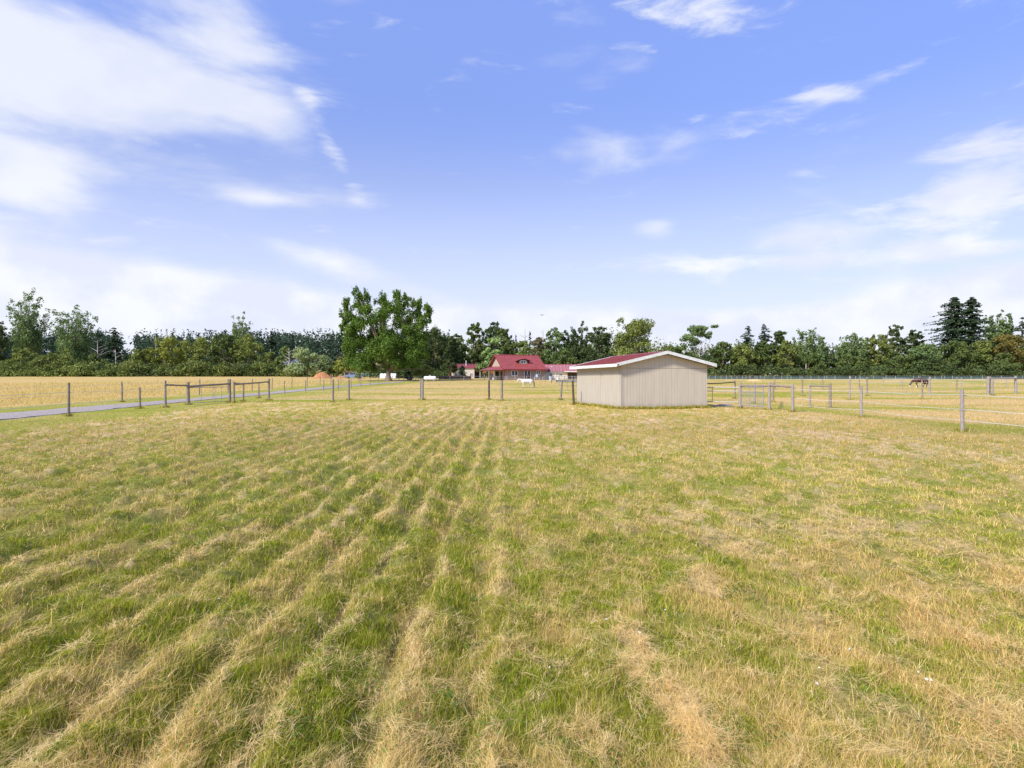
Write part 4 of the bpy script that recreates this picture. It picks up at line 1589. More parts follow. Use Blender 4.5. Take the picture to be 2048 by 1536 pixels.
def mound(name, px, y, zbase_py, w, d, h, mat, label, cat, seed):
    n, m_ = 28, 14
    V, F = [], []
    for i in range(m_ + 1):
        u = i / m_
        for k in range(n):
            a_ = 2 * math.pi * k / n
            r = u * (1 + 0.18 * (float(vn(math.cos(a_) * 2 + 5, math.sin(a_) * 2 + 5, seed)) - .5))
            x, yy = w / 2 * r * math.cos(a_), d / 2 * r * math.sin(a_)
            z = h * (math.cos(min(u, 1) * math.pi) * .5 + .5) ** 0.8 * (0.72 + 0.6 * float(fbm(x * 1.3 + 9, yy * 1.3 + 9, seed, 4)))
            V.append((x, yy, z - 0.12 * u))
        if i:
            for k in range(n):
                k2 = (k + 1) % n
                F.append(((i - 1) * n + k, (i - 1) * n + k2, i * n + k2, i * n + k))
    mb = MB()
    mb.v, mb.f = V, F
    o = mb.build(name, M[mat])
    o.location = on(px, y)
    if zbase_py:
        o.location.z = zpx(zbase_py, y)
    tag(o, label, cat)


mound('dirt_pile', 645, 165, 756.6, 6.4, 4.5, 1.6, 'dirt', 'heap of orange dirt beyond the end of the golden field', 'dirt pile', 3)
mound('hay_heap', 1509, 138, 763.6, 6.0, 4.0, .62, 'hay', 'low heap of old tan hay in the pasture above the mesh gate', 'hay heap', 5)
mound('dirt_pile', 681, 170, 754.8, 3.6, 2.0, .45, 'dirt', 'small low smear of orange dirt beside the tiny hut', 'dirt pile', 8)


def house_behind_trees():
    y = 196
    c = on(566, y)
    c.z = zpx(749, y)
    root = empty('hidden_house', c, R(-6), 'grey roofed house half hidden behind the left trees', 'house')
    gable(root, 6.0, 5.0, 3.3, 4.7, 'brown_lap', 'galv', ov=.5, rib=.8)
    window(root, 3.6, 4.4, 1.4, 2.3)


house_behind_trees()


def basket(px, label):
    y = 143.0
    c = on(px, y)
    c.z = zpx(744.5, y)
    root = empty('flower_basket', c, 0, label, 'flower basket', 'hanging flower baskets at the porch')
    mb = MB()
    for k in range(14):
        a_ = random.uniform(0, 6.28)
        r = random.uniform(.05, .38)
        mb.ell((r * math.cos(a_), r * math.sin(a_), random.uniform(-.25, .22)), (.16, .16, .14), 7, 5)
    mb.build('flowers', M['flower'], root)
    MB().tube([(0, 0, -.5), (0, 0, -.15)], [.12, .25], 10).build('pot', M['dark_wood'], root)
    MB().tube([(0, 0, .15), (0, 0, .85)], .012, 5).build('hanger', M['black'], root)


basket(970, 'left hanging basket of orange flowers under the farmhouse porch roof')
basket(985.5, 'right hanging basket of orange flowers under the farmhouse porch roof')


def plastic_chair(px, y, label, mat, rz):
    c = on(px, y)
    c.z = zpx(758.5, y) + .1
    root = empty('garden_chair', c, rz, label, 'garden chair', 'chairs and tubs on the patio')
    MB().box((-.25, -.25, .40), (.25, .25, .45)).build('seat', M[mat], root)
    MB().prism([(-.25, .22, .45), (.25, .22, .45), (.22, .34, 1.0), (-.22, .34, 1.0)], (0, 0, 0), (0, .04, 0)).build('backrest', M[mat], root)
    for sx in (-.22, .2):
        for sy in (-.22, .2):
            MB().box((sx, sy, 0), (sx + .04, sy + .04, .4)).build('leg', M[mat], root)


plastic_chair(1074, 141.5, 'pale blue plastic chair on the farmhouse patio', 'blue_plastic', 0.2)
plastic_chair(1079.5, 141.8, 'dark chair on the farmhouse patio beside the pale blue chair', 'black', -0.3)
plastic_chair(1056, 141.6, 'dark chair on the patio below the glass door', 'dark_wood', 0.1)


def tub(px, y, py, r, h, mat, label):
    c = on(px, y)
    c.z = zpx(py, y)
    root = empty('water_tub', c, 0, label, 'tub', 'chairs and tubs on the patio')
    MB().tube([(0, 0, 0), (0, 0, h)], [r * .85, r], 16).build('tub', M[mat], root)
    MB().tube([(0, 0, h - .01), (0, 0, h + .04)], r * 1.06, 16).build('rim', M['white'], root)


tub(1101.5, 146, 761.5, .42, 1.0, 'blue_plastic', 'large pale blue barrel in front of the long barn door')
tub(1115.5, 138, 761, .28, .62, 'white', 'small white tub on the ground before the long barn')
tub(986, 141, 759.3, .14, .4, 'white', 'tiny white pot behind the rail fence below the right flower basket')

# ------------------------------------------------------------------ horses
def horse(name, loc, rz, label, body_pts, coat, mane_m, tail_m, tail_pts, mane_pts, s=1.0):
    """body_pts: list of tubes [(points, radii)], merged by a voxel remesh into one surface; faces -x"""
    root = empty(name, loc, rz, label, 'horse')
    mb = MB()
    for pts, rad in body_pts:
        mb.tube([Vector(p) * s for p in pts], [r * s for r in rad], 12)
        for p, r in zip(pts, rad):
            mb.ell(Vector(p) * s, (r * s * .98,) * 3, 10, 6)
    o = mb.build('body', coat, root, smooth=True)
    m = o.modifiers.new('fuse', 'REMESH')
    m.mode = 'VOXEL'
    m.voxel_size = 0.022
    m.use_smooth_shade = True
    sm = o.modifiers.new('smooth', 'SMOOTH')
    sm.factor = 0.5
    sm.iterations = 4
    MB().tube([Vector(p) * s for p in tail_pts[0]], [r * s for r in tail_pts[1]], 10, 0.1).build('tail', tail_m, root, smooth=True)
    MB().tube([Vector(p) * s for p in mane_pts[0]], [r * s for r in mane_pts[1]], 8, 0.15).build('mane', mane_m, root, smooth=True)
    return root


def leg_front(x, y, fx=0.0):
    return ([(x, y, .80), (x + .02, y * 1.05, .60), (x - .01 + fx * .5, y, .40), (x + .0 + fx, y, .16), (x - .02 + fx, y, .08), (x - .05 + fx, y, .03)], [.14, .10, .060, .040, .045, .055])


def leg_hind(x, y, fx=0.0):
    return ([(x, y, .92), (x - .10, y * 1.1, .70), (x + .10 + fx * .5, y, .46), (x + .06 + fx, y, .20), (x + .03 + fx, y, .08), (x + .0 + fx, y, .03)], [.22, .16, .070, .045, .048, .056])


def coat_material(name, main, dark, sock=None, belly=None, nscale=3):
    m = principled(name, main, 0.6, 0.3, col2=dark, nscale=nscale)
    nt = m.node_tree
    b = nt.nodes['Principled BSDF']
    src = b.inputs['Base Color'].links[0].from_socket
    tc = [n for n in nt.nodes if n.type == 'TEX_COORD'][0]
    sp = N(nt, 'ShaderNodeSeparateXYZ')
    lnk(nt, tc.outputs['Object'], sp.inputs[0])
    if sock:
        mx = N(nt, 'ShaderNodeMix', data_type='RGBA')
        g = math_node(nt, 'LESS_THAN', sp.outputs[2], sock[0])
        if sock[2]:
            g = math_node(nt, 'MULTIPLY', g, math_node(nt, 'LESS_THAN', sp.outputs[0], sock[2]))
        lnk(nt, g, mx.inputs[0])
        lnk(nt, src, mx.inputs[6])
        mx.inputs[7].default_value = (*sock[1], 1)
        lnk(nt, mx.outputs[2], b.inputs['Base Color'])
    return m


M['white_coat'] = coat_material('white_horse_coat', (0.56, 0.55, 0.53), (0.68, 0.67, 0.65), sock=(0.10, (0.14, 0.10, 0.08), 0))
M['bay_coat'] = coat_material('bay_horse_coat', (0.045, 0.022, 0.02), (0.12, 0.042, 0.026), sock=(0.30, (0.75, 0.72, 0.68), -0.35), nscale=1.2)
M['mane_tan'] = principled('tan_mane', (0.45, 0.30, 0.18), 0.8, noise=0.2)
M['tail_brown'] = principled('brown_tail', (0.17, 0.10, 0.05), 0.8, noise=0.2)
M['mane_black'] = principled('black_mane', (0.02, 0.018, 0.02), 0.7)
M['muzzle'] = principled('dark_muzzle', (0.10, 0.07, 0.07), 0.7)

trunk_w = ([(-.62, 0, .95), (-.45, 0, .97), (-.15, 0, .95), (.20, 0, .93), (.50, 0, .98), (.72, 0, 1.0)], [.23, .28, .30, .31, .29, .22])
white_parts = [
    trunk_w,
    ([(-.55, 0, 1.05), (-.80, 0, 1.13), (-1.02, 0, 1.20), (-1.16, 0, 1.22)], [.23, .17, .13, .10]),
    ([(-1.14, 0, 1.22), (-1.24, 0, 1.12), (-1.33, 0, .95), (-1.37, 0, .84)], [.12, .115, .075, .06]),
    ([(-1.12, -.07, 1.30), (-1.10, -.08, 1.42)], [.035, .012]),
    ([(-1.12, .07, 1.30), (-1.10, .08, 1.42)], [.035, .012]),
    leg_front(-.52, -.14, -.02), leg_front(-.48, .14, .14), leg_hind(.62, -.15, .05), leg_hind(.66, .15, -.14)]
hp0 = at(1053.5, 775.6)
horse('white_horse', hp0, 0.06, 'white horse with brown tail standing side on in the middle pasture', white_parts, M['white_coat'], M['mane_tan'], M['tail_brown'],
      ([(.88, 0, 1.10), (1.02, 0, .98), (1.06, 0, .7), (1.08, 0, .35), (1.12, 0, .06)], [.05, .075, .085, .075, .02]),
      ([(-.60, 0, 1.28), (-.85, -.05, 1.28), (-1.05, -.06, 1.30), (-1.20, 0, 1.30)], [.05, .07, .07, .03]), s=1.0)
bay_parts = [
    ([(-.62, 0, .98), (-.45, 0, 1.0), (-.15, 0, .97), (.20, 0, .97), (.50, 0, 1.03), (.72, 0, 1.03)], [.24, .29, .31, .32, .30, .23]),
    ([(-.60, 0, 1.02), (-.88, 0, .90), (-1.12, 0, .70), (-1.24, 0, .55)], [.24, .19, .14, .11]),
    ([(-1.22, 0, .56), (-1.29, 0, .42), (-1.33, 0, .24), (-1.33, 0, .13)], [.13, .13, .09, .075]),
    ([(-1.17, -.07, .64), (-1.25, -.09, .74)], [.035, .012]),
    ([(-1.17, .07, .64), (-1.25, .09, .74)], [.035, .012]),
    leg_front(-.52, -.14, -.03), leg_front(-.42, .14, .20), leg_hind(.62, -.15, .10), leg_hind(.66, .15, -.16)]
hp1 = at(1840, 774.8)
horse('brown_horse', hp1, -0.05, 'dark brown horse with white front socks grazing in the right pasture', bay_parts, M['bay_coat'], M['mane_black'], M['mane_black'],
      ([(.90, 0, 1.12), (1.0, 0, 1.0), (1.02, 0, .7), (1.02, 0, .3)], [.05, .075, .08, .03]),
      ([(-.55, 0, 1.26), (-.85, -.04, 1.10), (-1.10, -.05, .86), (-1.24, 0, .68)], [.05, .07, .07, .03]), s=1.08)


def bird():
    y = 60.0
    c = Vector(((1084 - CX) / FPX * y, y, zpx(630.5, y)))
    mb = MB()
    mb.tube([(-.13, 0, .0), (-.05, 0, .01), (.04, 0, .0), (.13, 0, -.01)], [.012, .035, .04, .012], 8)
    mb.ell((-.11, 0, .015), (.03, .025, .025), 8, 6)
    for s in (-1, 1):
        mb.prism([(-.05, 0, .02), (.05, 0, .02), (.06, s * .10, .05), (.03, s * .24, .035), (.0, s * .26, .03), (-.03, s * .12, .055)], (0, 0, 0), (0, 0, .008))
    o = mb.build('bird', M['black'])
    o.location = c
    o.rotation_euler = (R(8), 0, R(70))
    tag(o, 'small dark bird flying in the sky above the farmhouse', 'bird')


bird()

# ------------------------------------------------------------------ trees
def quads(P, Nn, size, col, aspect=1.5, curl=0.0):
    """diamond leaf sprays at points P facing Nn"""
    n = len(P)
    Nn = Nn / np.maximum(np.linalg.norm(Nn, axis=1, keepdims=True), 1e-6)
    up = RNG.normal(0, 1, (n, 3))
    u = np.cross(Nn, up)
    u /= np.maximum(np.linalg.norm(u, axis=1, keepdims=True), 1e-6)
    v = np.cross(Nn, u)
    s = np.asarray(size).reshape(-1, 1)
    V = np.empty((n, 4, 3), np.float32)
    V[:, 0] = P - u * s * .5 * aspect
    V[:, 1] = P - v * s * .5
    V[:, 2] = P + u * s * .5 * aspect
    V[:, 3] = P + v * s * .5
    i0 = np.arange(n) * 4
    F = np.stack([i0, i0 + 1, i0 + 2, i0 + 3], -1).ravel()
    st = i0
    C = np.repeat(col[:, None, :], 4, 1).reshape(-1, 3)
    return V.reshape(-1, 3), F, st, C


def puffs_to_leaves(puffs, n, leaf, cA, cB, spread=0.25, shell=0.45, jit=0.22, sub=5):
    """puffs: array k x 6 (centre, radii)"""
    pf = np.asarray(puffs, float)
    if len(pf) and sub:
        # break every lobe into smaller tufts
        q = np.repeat(pf, sub, 0)
        o_ = RNG.normal(0, 1, (len(q), 3))
        o_ /= np.linalg.norm(o_, axis=1, keepdims=True)
        q[:, :3] += o_ * q[:, 3:6] * RNG.uniform(.25, .78, (len(q), 1))
        q[:, 3:6] *= RNG.uniform(.36, .60, (len(q), 1))
        pf = q
    vol = (pf[:, 3] * pf[:, 4] * pf[:, 5]) ** (2 / 3)
    k = RNG.choice(len(pf), n, p=vol / vol.sum())
    d = RNG.normal(0, 1, (n, 3))
    d /= np.linalg.norm(d, axis=1, keepdims=True)
    rad = shell + (1.05 - shell) * RNG.random(n) ** 0.7
    # frayed edge
    rad = rad * (1 + jit * RNG.normal(0, 1, n) * (RNG.random(n) < 0.3))
    P = pf[k, :3] + d * rad[:, None] * pf[k, 3:6]
    nn = d * 1.0 + RNG.normal(0, 0.55, (n, 3)) + np.array([0, 0, 0.35])
    tone = RNG.random(len(pf))
    t = np.clip(tone[k] * 0.7 + 0.3 * RNG.random(n), 0, 1)
    c = cA * (1 - t[:, None]) + cB * t[:, None]
    c = c * RNG.uniform(1 - spread, 1 + spread, n)[:, None]
    s = leaf * RNG.uniform(0.6, 1.35, n)
    return quads(P, nn, s, c)


PAL = {
    'maple': ((0.070, 0.135, 0.028), (0.175, 0.265, 0.050)),
    'dark': ((0.060, 0.090, 0.034), (0.120, 0.160, 0.056)),
    'mid': ((0.081, 0.121, 0.039), (0.172, 0.218, 0.064)),
    'alder': ((0.138, 0.184, 0.052), (0.276, 0.310, 0.081)),
    'yellow': ((0.170, 0.205, 0.045), (0.330, 0.350, 0.070)),
    'willow': ((0.241, 0.352, 0.121), (0.402, 0.523, 0.191)),
    'lime': ((0.150, 0.210, 0.060), (0.260, 0.320, 0.090)),
    'greygreen': ((0.222, 0.292, 0.121), (0.383, 0.443, 0.191)),
    'cotton': ((0.121, 0.191, 0.070), (0.241, 0.322, 0.121)),
    'rust': ((0.150, 0.150, 0.045), (0.270, 0.210, 0.060)),
    'brownish': ((0.182, 0.171, 0.101), (0.302, 0.262, 0.151)),
    'fir': ((0.040, 0.066, 0.036), (0.085, 0.125, 0.062)),
    'bluefir': ((0.042, 0.072, 0.044), (0.088, 0.128, 0.076)),
}


def limb(mb, a, b, r0, r1, bow=0.15, seg=6, n=4):
    a, b = Vector(a), Vector(b)
    L = (b - a).length
    off = Vector((random.uniform(-1, 1), random.uniform(-1, 1), random.uniform(-.6, .2))) * L * bow
    pts, rr = [], []
    for k in range(n + 1):
        u = k / n
        pts.append(a.lerp(b, u) + off * (4 * u * (1 - u)) * .5)
        rr.append(r0 + (r1 - r0) * u)
    mb.tube(pts, rr, seg)


def broadleaf(name, label, px, top, w, y, pal, n=2600, cb=0.12, kind='round', group=None, leaf=None, dense=1.0, trunk='bark', cat='tree', base=None, lean=0.0):
    c = on(px, y)
    if base is not None:
        c.z = zpx(base, y)
    H = zpx(top, y) - c.z
    W = w * y / FPX
    root = empty(name, c, 0, label, cat, group)
    leaf = leaf or max(0.28, y / 210 * 0.42)
    cA, cB = [np.array(q) for q in PAL[pal]]
    P = []
    z0 = H * cb
    Hc = H - z0
    lobes = []
    if kind == 'round':
        m = 20
        for i in range(m):
            u = (i + random.random()) / m
            zc = z0 + Hc * (0.10 + 0.80 * u)
            env = math.sqrt(max(0.02, 1 - ((u - 0.42) / 0.62) ** 2))
            a_ = i * 2.4 + random.uniform(-.5, .5)
            rr = W / 2 * env * random.uniform(0.30, 0.72)
            pr = W * random.uniform(.15, .24)
            P.append((rr * math.cos(a_), rr * math.sin(a_), zc, pr, pr, pr * random.uniform(.6, .85)))
        for i in range(12):
            a_ = random.uniform(0, 6.28)
            u = random.uniform(.45, 1)
            env = math.sqrt(max(0.02, 1 - ((u - 0.42) / 0.62) ** 2))
            rr = W / 2 * env * .95
            pr = W * random.uniform(.05, .10)
            P.append((rr * math.cos(a_), rr * math.sin(a_), z0 + Hc * u * .97, pr, pr, pr * 1.2))
        P.append((0, 0, H - W * .09, W * .14, W * .14, W * .09))
    elif kind == 'mound':
        for i in range(26):
            a_ = random.uniform(0, 6.28)
            q = math.sqrt(random.random())
            rr = W / 2 * q * .86
            zt = Hc * (1 - .55 * q ** 2)
            zc = z0 + zt * random.uniform(.25, .9)
            pr = W * random.uniform(.12, .2)
            P.append((rr * math.cos(a_), rr * math.sin(a_), min(zc, H - pr * .6), pr, pr, pr * .7))
    elif kind == 'plume':
        # open tall crown of upright fingers
        nf = 11
        for i in range(nf):
            a_ = i * 2.4
            q = math.sqrt((i + .5) / nf)
            tipx, tipy = W * .46 * q * math.cos(a_), W * .46 * q * math.sin(a_)
            ht = z0 + Hc * random.uniform(.72, 1.0) * (1 - .22 * q * q)
            if i == 0:
                ht = H
            steps = 7
            for k in range(steps):
                u = k / (steps - 1)
                zz = z0 + (ht - z0) * (0.12 + .86 * u)
                sp = 0.55 + .45 * u
                pr = W * (.185 - .10 * u) * random.uniform(.8, 1.25)
                P.append((tipx * sp + random.uniform(-.05, .05) * W, tipy * sp + random.uniform(-.05, .05) * W, min(zz, H - pr), pr, pr, pr * 1.25))
            lobes.append((tipx * .9, tipy * .9, ht * .93))
    elif kind == 'wind':
        # one sided crown leaning over
        for i in range(26):
            u = random.random()
            ang = random.uniform(-.3, .9)
            zz = z0 + Hc * (.15 + .80 * u)
            xx = W * (-.32 + .55 * u + random.uniform(-.22, .22)) * (1 if lean >= 0 else -1)
            pr = W * random.uniform(.08, .17)
            P.append((xx, random.uniform(-.25, .25) * W, min(zz, H - pr * .6), pr, pr, pr * .6))
    trunk_r = max(.10, H * .018)
    mb = MB()
    ht = z0 + Hc * .6
    mb.tube([(0, 0, -.4), (0.05, 0, z0 * .5), (random.uniform(-.1, .1) * trunk_r * 6, 0, z0 + .1 * Hc), (lean * W * .2, 0, ht)], [trunk_r * 1.3, trunk_r, trunk_r * .85, trunk_r * .35], 9, .05)
    tgt = lobes if lobes else [(p[0] * .9, p[1] * .9, p[2]) for p in random.sample(P, min(9, len(P)))]
    for t in tgt:
        zs = z0 * .9 + (t[2] - z0 * .9) * random.uniform(.05, .4)
        limb(mb, (lean * W * .08, 0, min(zs, ht * .9)), t, trunk_r * .42, trunk_r * .08)
    mb.build('trunk', M[trunk], root, smooth=True)
    V, F, S, C = puffs_to_leaves(P, int(n * dense * (2.6 if kind == 'plume' else 1.5)), leaf, cA, cB)
    o = mesh_np('crown', V, F, S, M['leaf'], root, colors=C)
    return root


def conifer_leaves(H, W, z0, n, cA, cB, leaf, ragged=0.25, droop=0.25, power=0.9):
    """quads along drooping whorled boughs"""
    nb = max(30, int(n / 26))
    per = max(6, n // nb)
    u = RNG.random(nb) ** 0.85
    zb = z0 + (H - z0) * u
    a_ = RNG.uniform(0, 2 * np.pi, nb)
    sect = vn(np.cos(a_) * 1.7 + 7 + zb * .22, np.sin(a_) * 1.7 + 3 + zb * .13, int(H * 7) % 50)
    tier = (0.75 + 0.35 * np.sin(zb * 2.3 + a_ * 0.6)) * (0.55 + 0.95 * sect)
    L = (W / 2) * (1 - u) ** power * (1 + ragged * RNG.normal(0, 1, nb)) * tier + 0.04 * W
    L = np.clip(L, 0.15, W * .62)
    t = RNG.random((nb, per)) ** 0.65
    r = L[:, None] * t
    spreadw = 0.12 * L[:, None] * (1.1 - t) + .05
    side = RNG.normal(0, 1, (nb, per)) * spreadw
    x = r * np.cos(a_)[:, None] - side * np.sin(a_)[:, None]
    y = r * np.sin(a_)[:, None] + side * np.cos(a_)[:, None]
    z = zb[:, None] - droop * r * (0.4 + 0.6 * t) + 0.10 * L[:, None] * t ** 4 + RNG.normal(0, .05, (nb, per)) * leaf
    P = np.stack([x, y, z], -1).reshape(-1, 3)
    nn = np.stack([np.cos(a_)[:, None] * .5 + 0 * t, np.sin(a_)[:, None] * .5 + 0 * t, 1.0 + 0 * t], -1).reshape(-1, 3) + RNG.normal(0, .45, (nb * per, 3))
    tone = np.repeat(RNG.random(nb), per) * .6 + .4 * RNG.random(nb * per)
    c = cA * (1 - tone[:, None]) + cB * tone[:, None]
    c = c * RNG.uniform(.75, 1.25, len(c))[:, None]
    top = P[:, 2] > H
    P[top, 2] = H
    s = leaf * (0.55 + .6 * RNG.random(len(P))) * np.clip(0.45 + np.repeat(L, per) / (W * .4), .5, 1.1)
    return quads(P, nn, s, c)


def conifer(name, label, px, top, w, y, pal='fir', n=1500, cb=0.06, group=None, ragged=.25, leaf=None, base=None, trunk='bark', power=.9):
    c = on(px, y)
    if base is not None:
        c.z = zpx(base, y)
    H = zpx(top, y) - c.z
    W = w * y / FPX
    root = empty(name, c, 0, label, 'conifer', group)
    tr = max(.08, H * .014)
    MB().tube([(0, 0, -.3), (0, 0, H * .5), (0, 0, H * .985)], [tr * 1.2, tr * .7, tr * .12], 7).build('trunk', M[trunk], root)
    leaf = leaf or max(.3, y / 210 * .42)
    cA, cB = [np.array(q) for q in PAL[pal]]
    V, F, S, C = conifer_leaves(H, W, H * cb, int(n * 1.8), cA, cB, leaf * 1.15, ragged, power=power)
    mesh_np('crown', V, F, S, M['leaf'], root, colors=C)
    return root


def snag(label, px, top, y, pale=True, base=None, group=None):
    c = on(px, y)
    if base:
        c.z = zpx(base, y)
    H = zpx(top, y) - c.z
    mb = MB()
    mb.tube([(0, 0, -.2), (.1, 0, H * .5), (0, 0, H)], [.16, .12, .04], 7, .08)
    for k in range(8):
        z = H * random.uniform(.45, .95)
        a_ = random.uniform(0, 6.28)
        L = (H - z) * .5 + .8
        mb.tube([(0, 0, z), (L * math.cos(a_), L * math.sin(a_), z + L * .5)], [.06, .02], 5)
    o = mb.build('dead_tree', M['bark_pale' if pale else 'bark'])
    o.location = c
    tag(o, label, 'dead tree', group)


GL, GR, GH = 'trees of the left tree line', 'trees of the right tree line', 'trees behind the farm buildings'

# the big maple -------------------------------------------------------
def big_maple():
    y = 138.0
    c = on(777, y)
    c.z = zpx(761.5, y)
    root = empty('maple_tree', c, 0, 'big green maple with a thick trunk standing beside the end of the gravel road', 'tree')
    k = y / FPX
    def L(px, py, dy=0.0):
        return Vector(((px - 778) * k, dy, (761.5 - py) * k))
    mb = MB()
    mb.tube([(0, 0, -.4), (0, 0, .25), (-.03, 0, 1.3), (.05, 0, 2.7)], [1.15, .66, .50, .48], 14, .06)
    crotch = Vector((.05, 0, 2.5))
    tips = [(718, 580), (735, 600), (697, 640), (700, 690), (768, 590), (792, 582), (812, 595), (838, 602), (856, 622), (850, 660), (745, 660), (720, 720), (760, 640), (825, 700), (850, 735)]
    for i, (a_, b_) in enumerate(tips):
        t = L(a_, b_, random.uniform(-6, 6))
        t = crotch + (t - crotch) * .86
        limb(mb, crotch - Vector((0, 0, random.uniform(0, .5))), t, .30, .05, bow=.12, n=6)
    mb.build('trunk', M['bark'], root, smooth=True)
    P = []
    # (px, py, radius px): lobes of the crown as they stand, each given its own depth
    lob = [(717, 592, 11), (722, 612, 17), (733, 598, 10), (738, 620, 16), (700, 608, 9), (696, 628, 11), (705, 640, 18), (692, 645, 9), (690, 655, 8), (725, 645, 22), (700, 668, 20),
           (768, 598, 10), (765, 618, 17), (772, 612, 14), (775, 640, 22), (791, 590, 7), (793, 604, 12), (797, 622, 17), (800, 645, 20), (813, 597, 6), (812, 612, 9), (815, 632, 13),
           (828, 608, 7), (838, 610, 10), (836, 628, 14), (850, 616, 8), (855, 624, 9), (848, 640, 14), (853, 634, 8), (838, 655, 18), (820, 660, 20), (745, 670, 24), (720, 690, 24), (705, 715, 22),
           (713, 728, 14), (735, 715, 24), (760, 700, 26), (790, 690, 26), (785, 668, 22), (815, 690, 24), (838, 690, 20), (850, 705, 16), (830, 715, 22), (800, 722, 24), (765, 728, 20),
           (745, 733, 15), (727, 735, 13), (815, 728, 14), (700, 700, 14), (710, 655, 14), (750, 640, 14), (845, 675, 14), (695, 690, 12)]
    for (a_, b_, r) in lob:
        rr = r * k
        wid = 1.0 - abs(a_ - 775) / 100
        for _ in range(2):
            dy = random.uniform(-1, 1) * 8.0 * max(.25, wid) * min(1, (b_ - 560) / 90)
            q = L(a_ + random.uniform(-4, 4), b_ + random.uniform(-3, 3), dy)
            P.append((q.x, q.y, q.z, rr * .9, rr * .9, rr * 1.35) if r <= 12 else (q.x, q.y, q.z, rr * .95, rr * .95, rr * .95))
    # upright sprigs at the top
    for (a_, b_) in [(714, 580), (719, 577), (731, 583), (737, 586), (747, 594), (756, 594), (768, 586), (764, 592), (792, 579), (795, 584), (801, 592), (811, 588), (814, 593), (826, 599), (839, 598), (842, 605), (858, 610), (861, 616), (688, 601), (694, 606), (685, 620), (687, 637), (860, 632)]:
        q = L(a_, b_ + 5, random.uniform(-3, 3))
        P.append((q.x, q.y, q.z, .6, .6, 1.4))
    cA, cB = [np.array(q) for q in PAL['maple']]
    V, F, S, C = puffs_to_leaves(P, 80000, .22, cA, cB, spread=.3, shell=.3, jit=.4, sub=6)
    mesh_np('crown', V, F, S, M['leaf'], root, colors=C)


big_maple()

# left tree line ------------------------------------------------------
T = broadleaf
T('broadleaf_tree', 'dark green tree cut by the left edge of the view', -8, 643, 56, 205, 'dark', 2600, cb=.1, group=GL)
T('cottonwood_tree', 'tallest airy cottonwood with a rounded crown near the left edge', 58, 575, 76, 215, 'cotton', 4300, cb=.30, kind='plume', group=GL, leaf=.36, trunk='bark_pale')
T('cottonwood_tree', 'second tall airy cottonwood with a spiky top near the left edge', 149, 607, 84, 212, 'cotton', 4800, cb=.12, kind='plume', group=GL, leaf=.38)
T('alder_tree', 'yellow green bushy tree below the tallest cottonwood', 42, 692, 74, 200, 'alder', 2400, cb=.05, kind='mound', group=GL)
T('alder_tree', 'pale yellow green bushy tree below the spiky cottonwood', 115, 686, 78, 199, 'alder', 2600, cb=.05, kind='mound', group=GL)
T('alder_tree', 'low green bushy tree right of the spiky cottonwood', 190, 702, 62, 199, 'mid', 2200, cb=.05, kind='mound', group=GL)
conifer('fir_tree', 'broad dark fir right of the spiky cottonwood', 228, 655, 54, 214, 'fir', 2300, group=GL, power=.55, ragged=.15)
conifer('fir_tree', 'slim dark fir just right of the spiky cottonwood crown', 198, 655, 52, 232, 'fir', 1400, group=GL)
T('alder_tree', 'green bushy tree right of the white snag', 290, 690, 70, 200, 'alder', 2500, cb=.05, kind='mound', group=GL)
T('alder_tree', 'yellow topped bushy tree in the left tree line', 340, 671, 84, 202, 'yellow', 3200, cb=.05, group=GL)
T('alder_tree', 'wide olive tree right of the yellow topped one', 405, 676, 90, 201, 'alder', 3200, cb=.05, group=GL)
T('alder_tree', 'taller green tree left of the bare trunked cottonwood', 452, 668, 66, 203, 'mid', 2800, cb=.05, group=GL)
T('alder_tree', 'olive tree in front of the bare trunked cottonwood', 496, 668, 74, 202, 'alder', 3000, cb=.05, group=GL)
T('cottonwood_tree', 'slender cottonwood with pale bare trunks rising over the left tree line', 482, 623, 46, 222, 'cotton', 2300, cb=.35, kind='plume', group=GL, leaf=.34, trunk='bark_pale')
T('alder_tree', 'low green tree left of the hidden grey roof', 535, 700, 66, 199, 'alder', 2400, cb=.04, kind='mound', group=GL)
T('alder_tree', 'lime leaved young tree left of the hidden grey roof', 571, 692, 28, 197, 'lime', 1200, cb=.05, group=GL)
conifer('fir_tree', 'dark fir standing before the hill firs above the low green tree', 543, 662, 40, 222, 'fir', 2200, group=GL, power=.7)
T('willow_tree', 'large grey green round willow right of the hidden grey roof', 620, 686, 92, 192, 'greygreen', 4600, cb=.04, kind='mound', group=GL, base=752)
T('bush', 'dark green bushes between the round willow and the maple', 668, 715, 50, 188, 'dark', 2200, cb=.02, kind='mound', group=GL, cat='bush', base=753)
T('bush', 'bright yellow bush left of the big maple', 690, 707, 44, 182, 'yellow', 1900, cb=.05, kind='mound', group=GL, cat='bush', base=753)
T('bush', 'small pale green bush growing beside the parked car', 716, 744, 16, 160, 'lime', 500, cb=.02, kind='mound', cat='bush', base=756, leaf=.2)
T('bush', 'small lime bush in front of the hidden grey roofed house', 596, 742, 22, 186, 'lime', 600, cb=.02, kind='mound', cat='bush', base=753, leaf=.25)
snag('white barkless snag in the left tree line', 231, 698, 198)
snag('grey dead tree between the left bushes', 195, 680, 197.5)
snag('pale dead stem left of the yellow topped tree', 311, 668, 206, pale=True)
snag('white dead stem above the hidden grey roof', 578, 697, 192)
conifer('spruce_tree', 'narrow conifer spire left of the big maple on the skyline', 684, 651, 34, 300, 'bluefir', 900, base=700)
conifer('fir_tree', 'dark fir tip behind the right shoulder of the big maple', 853, 638, 30, 190, 'fir', 1200)

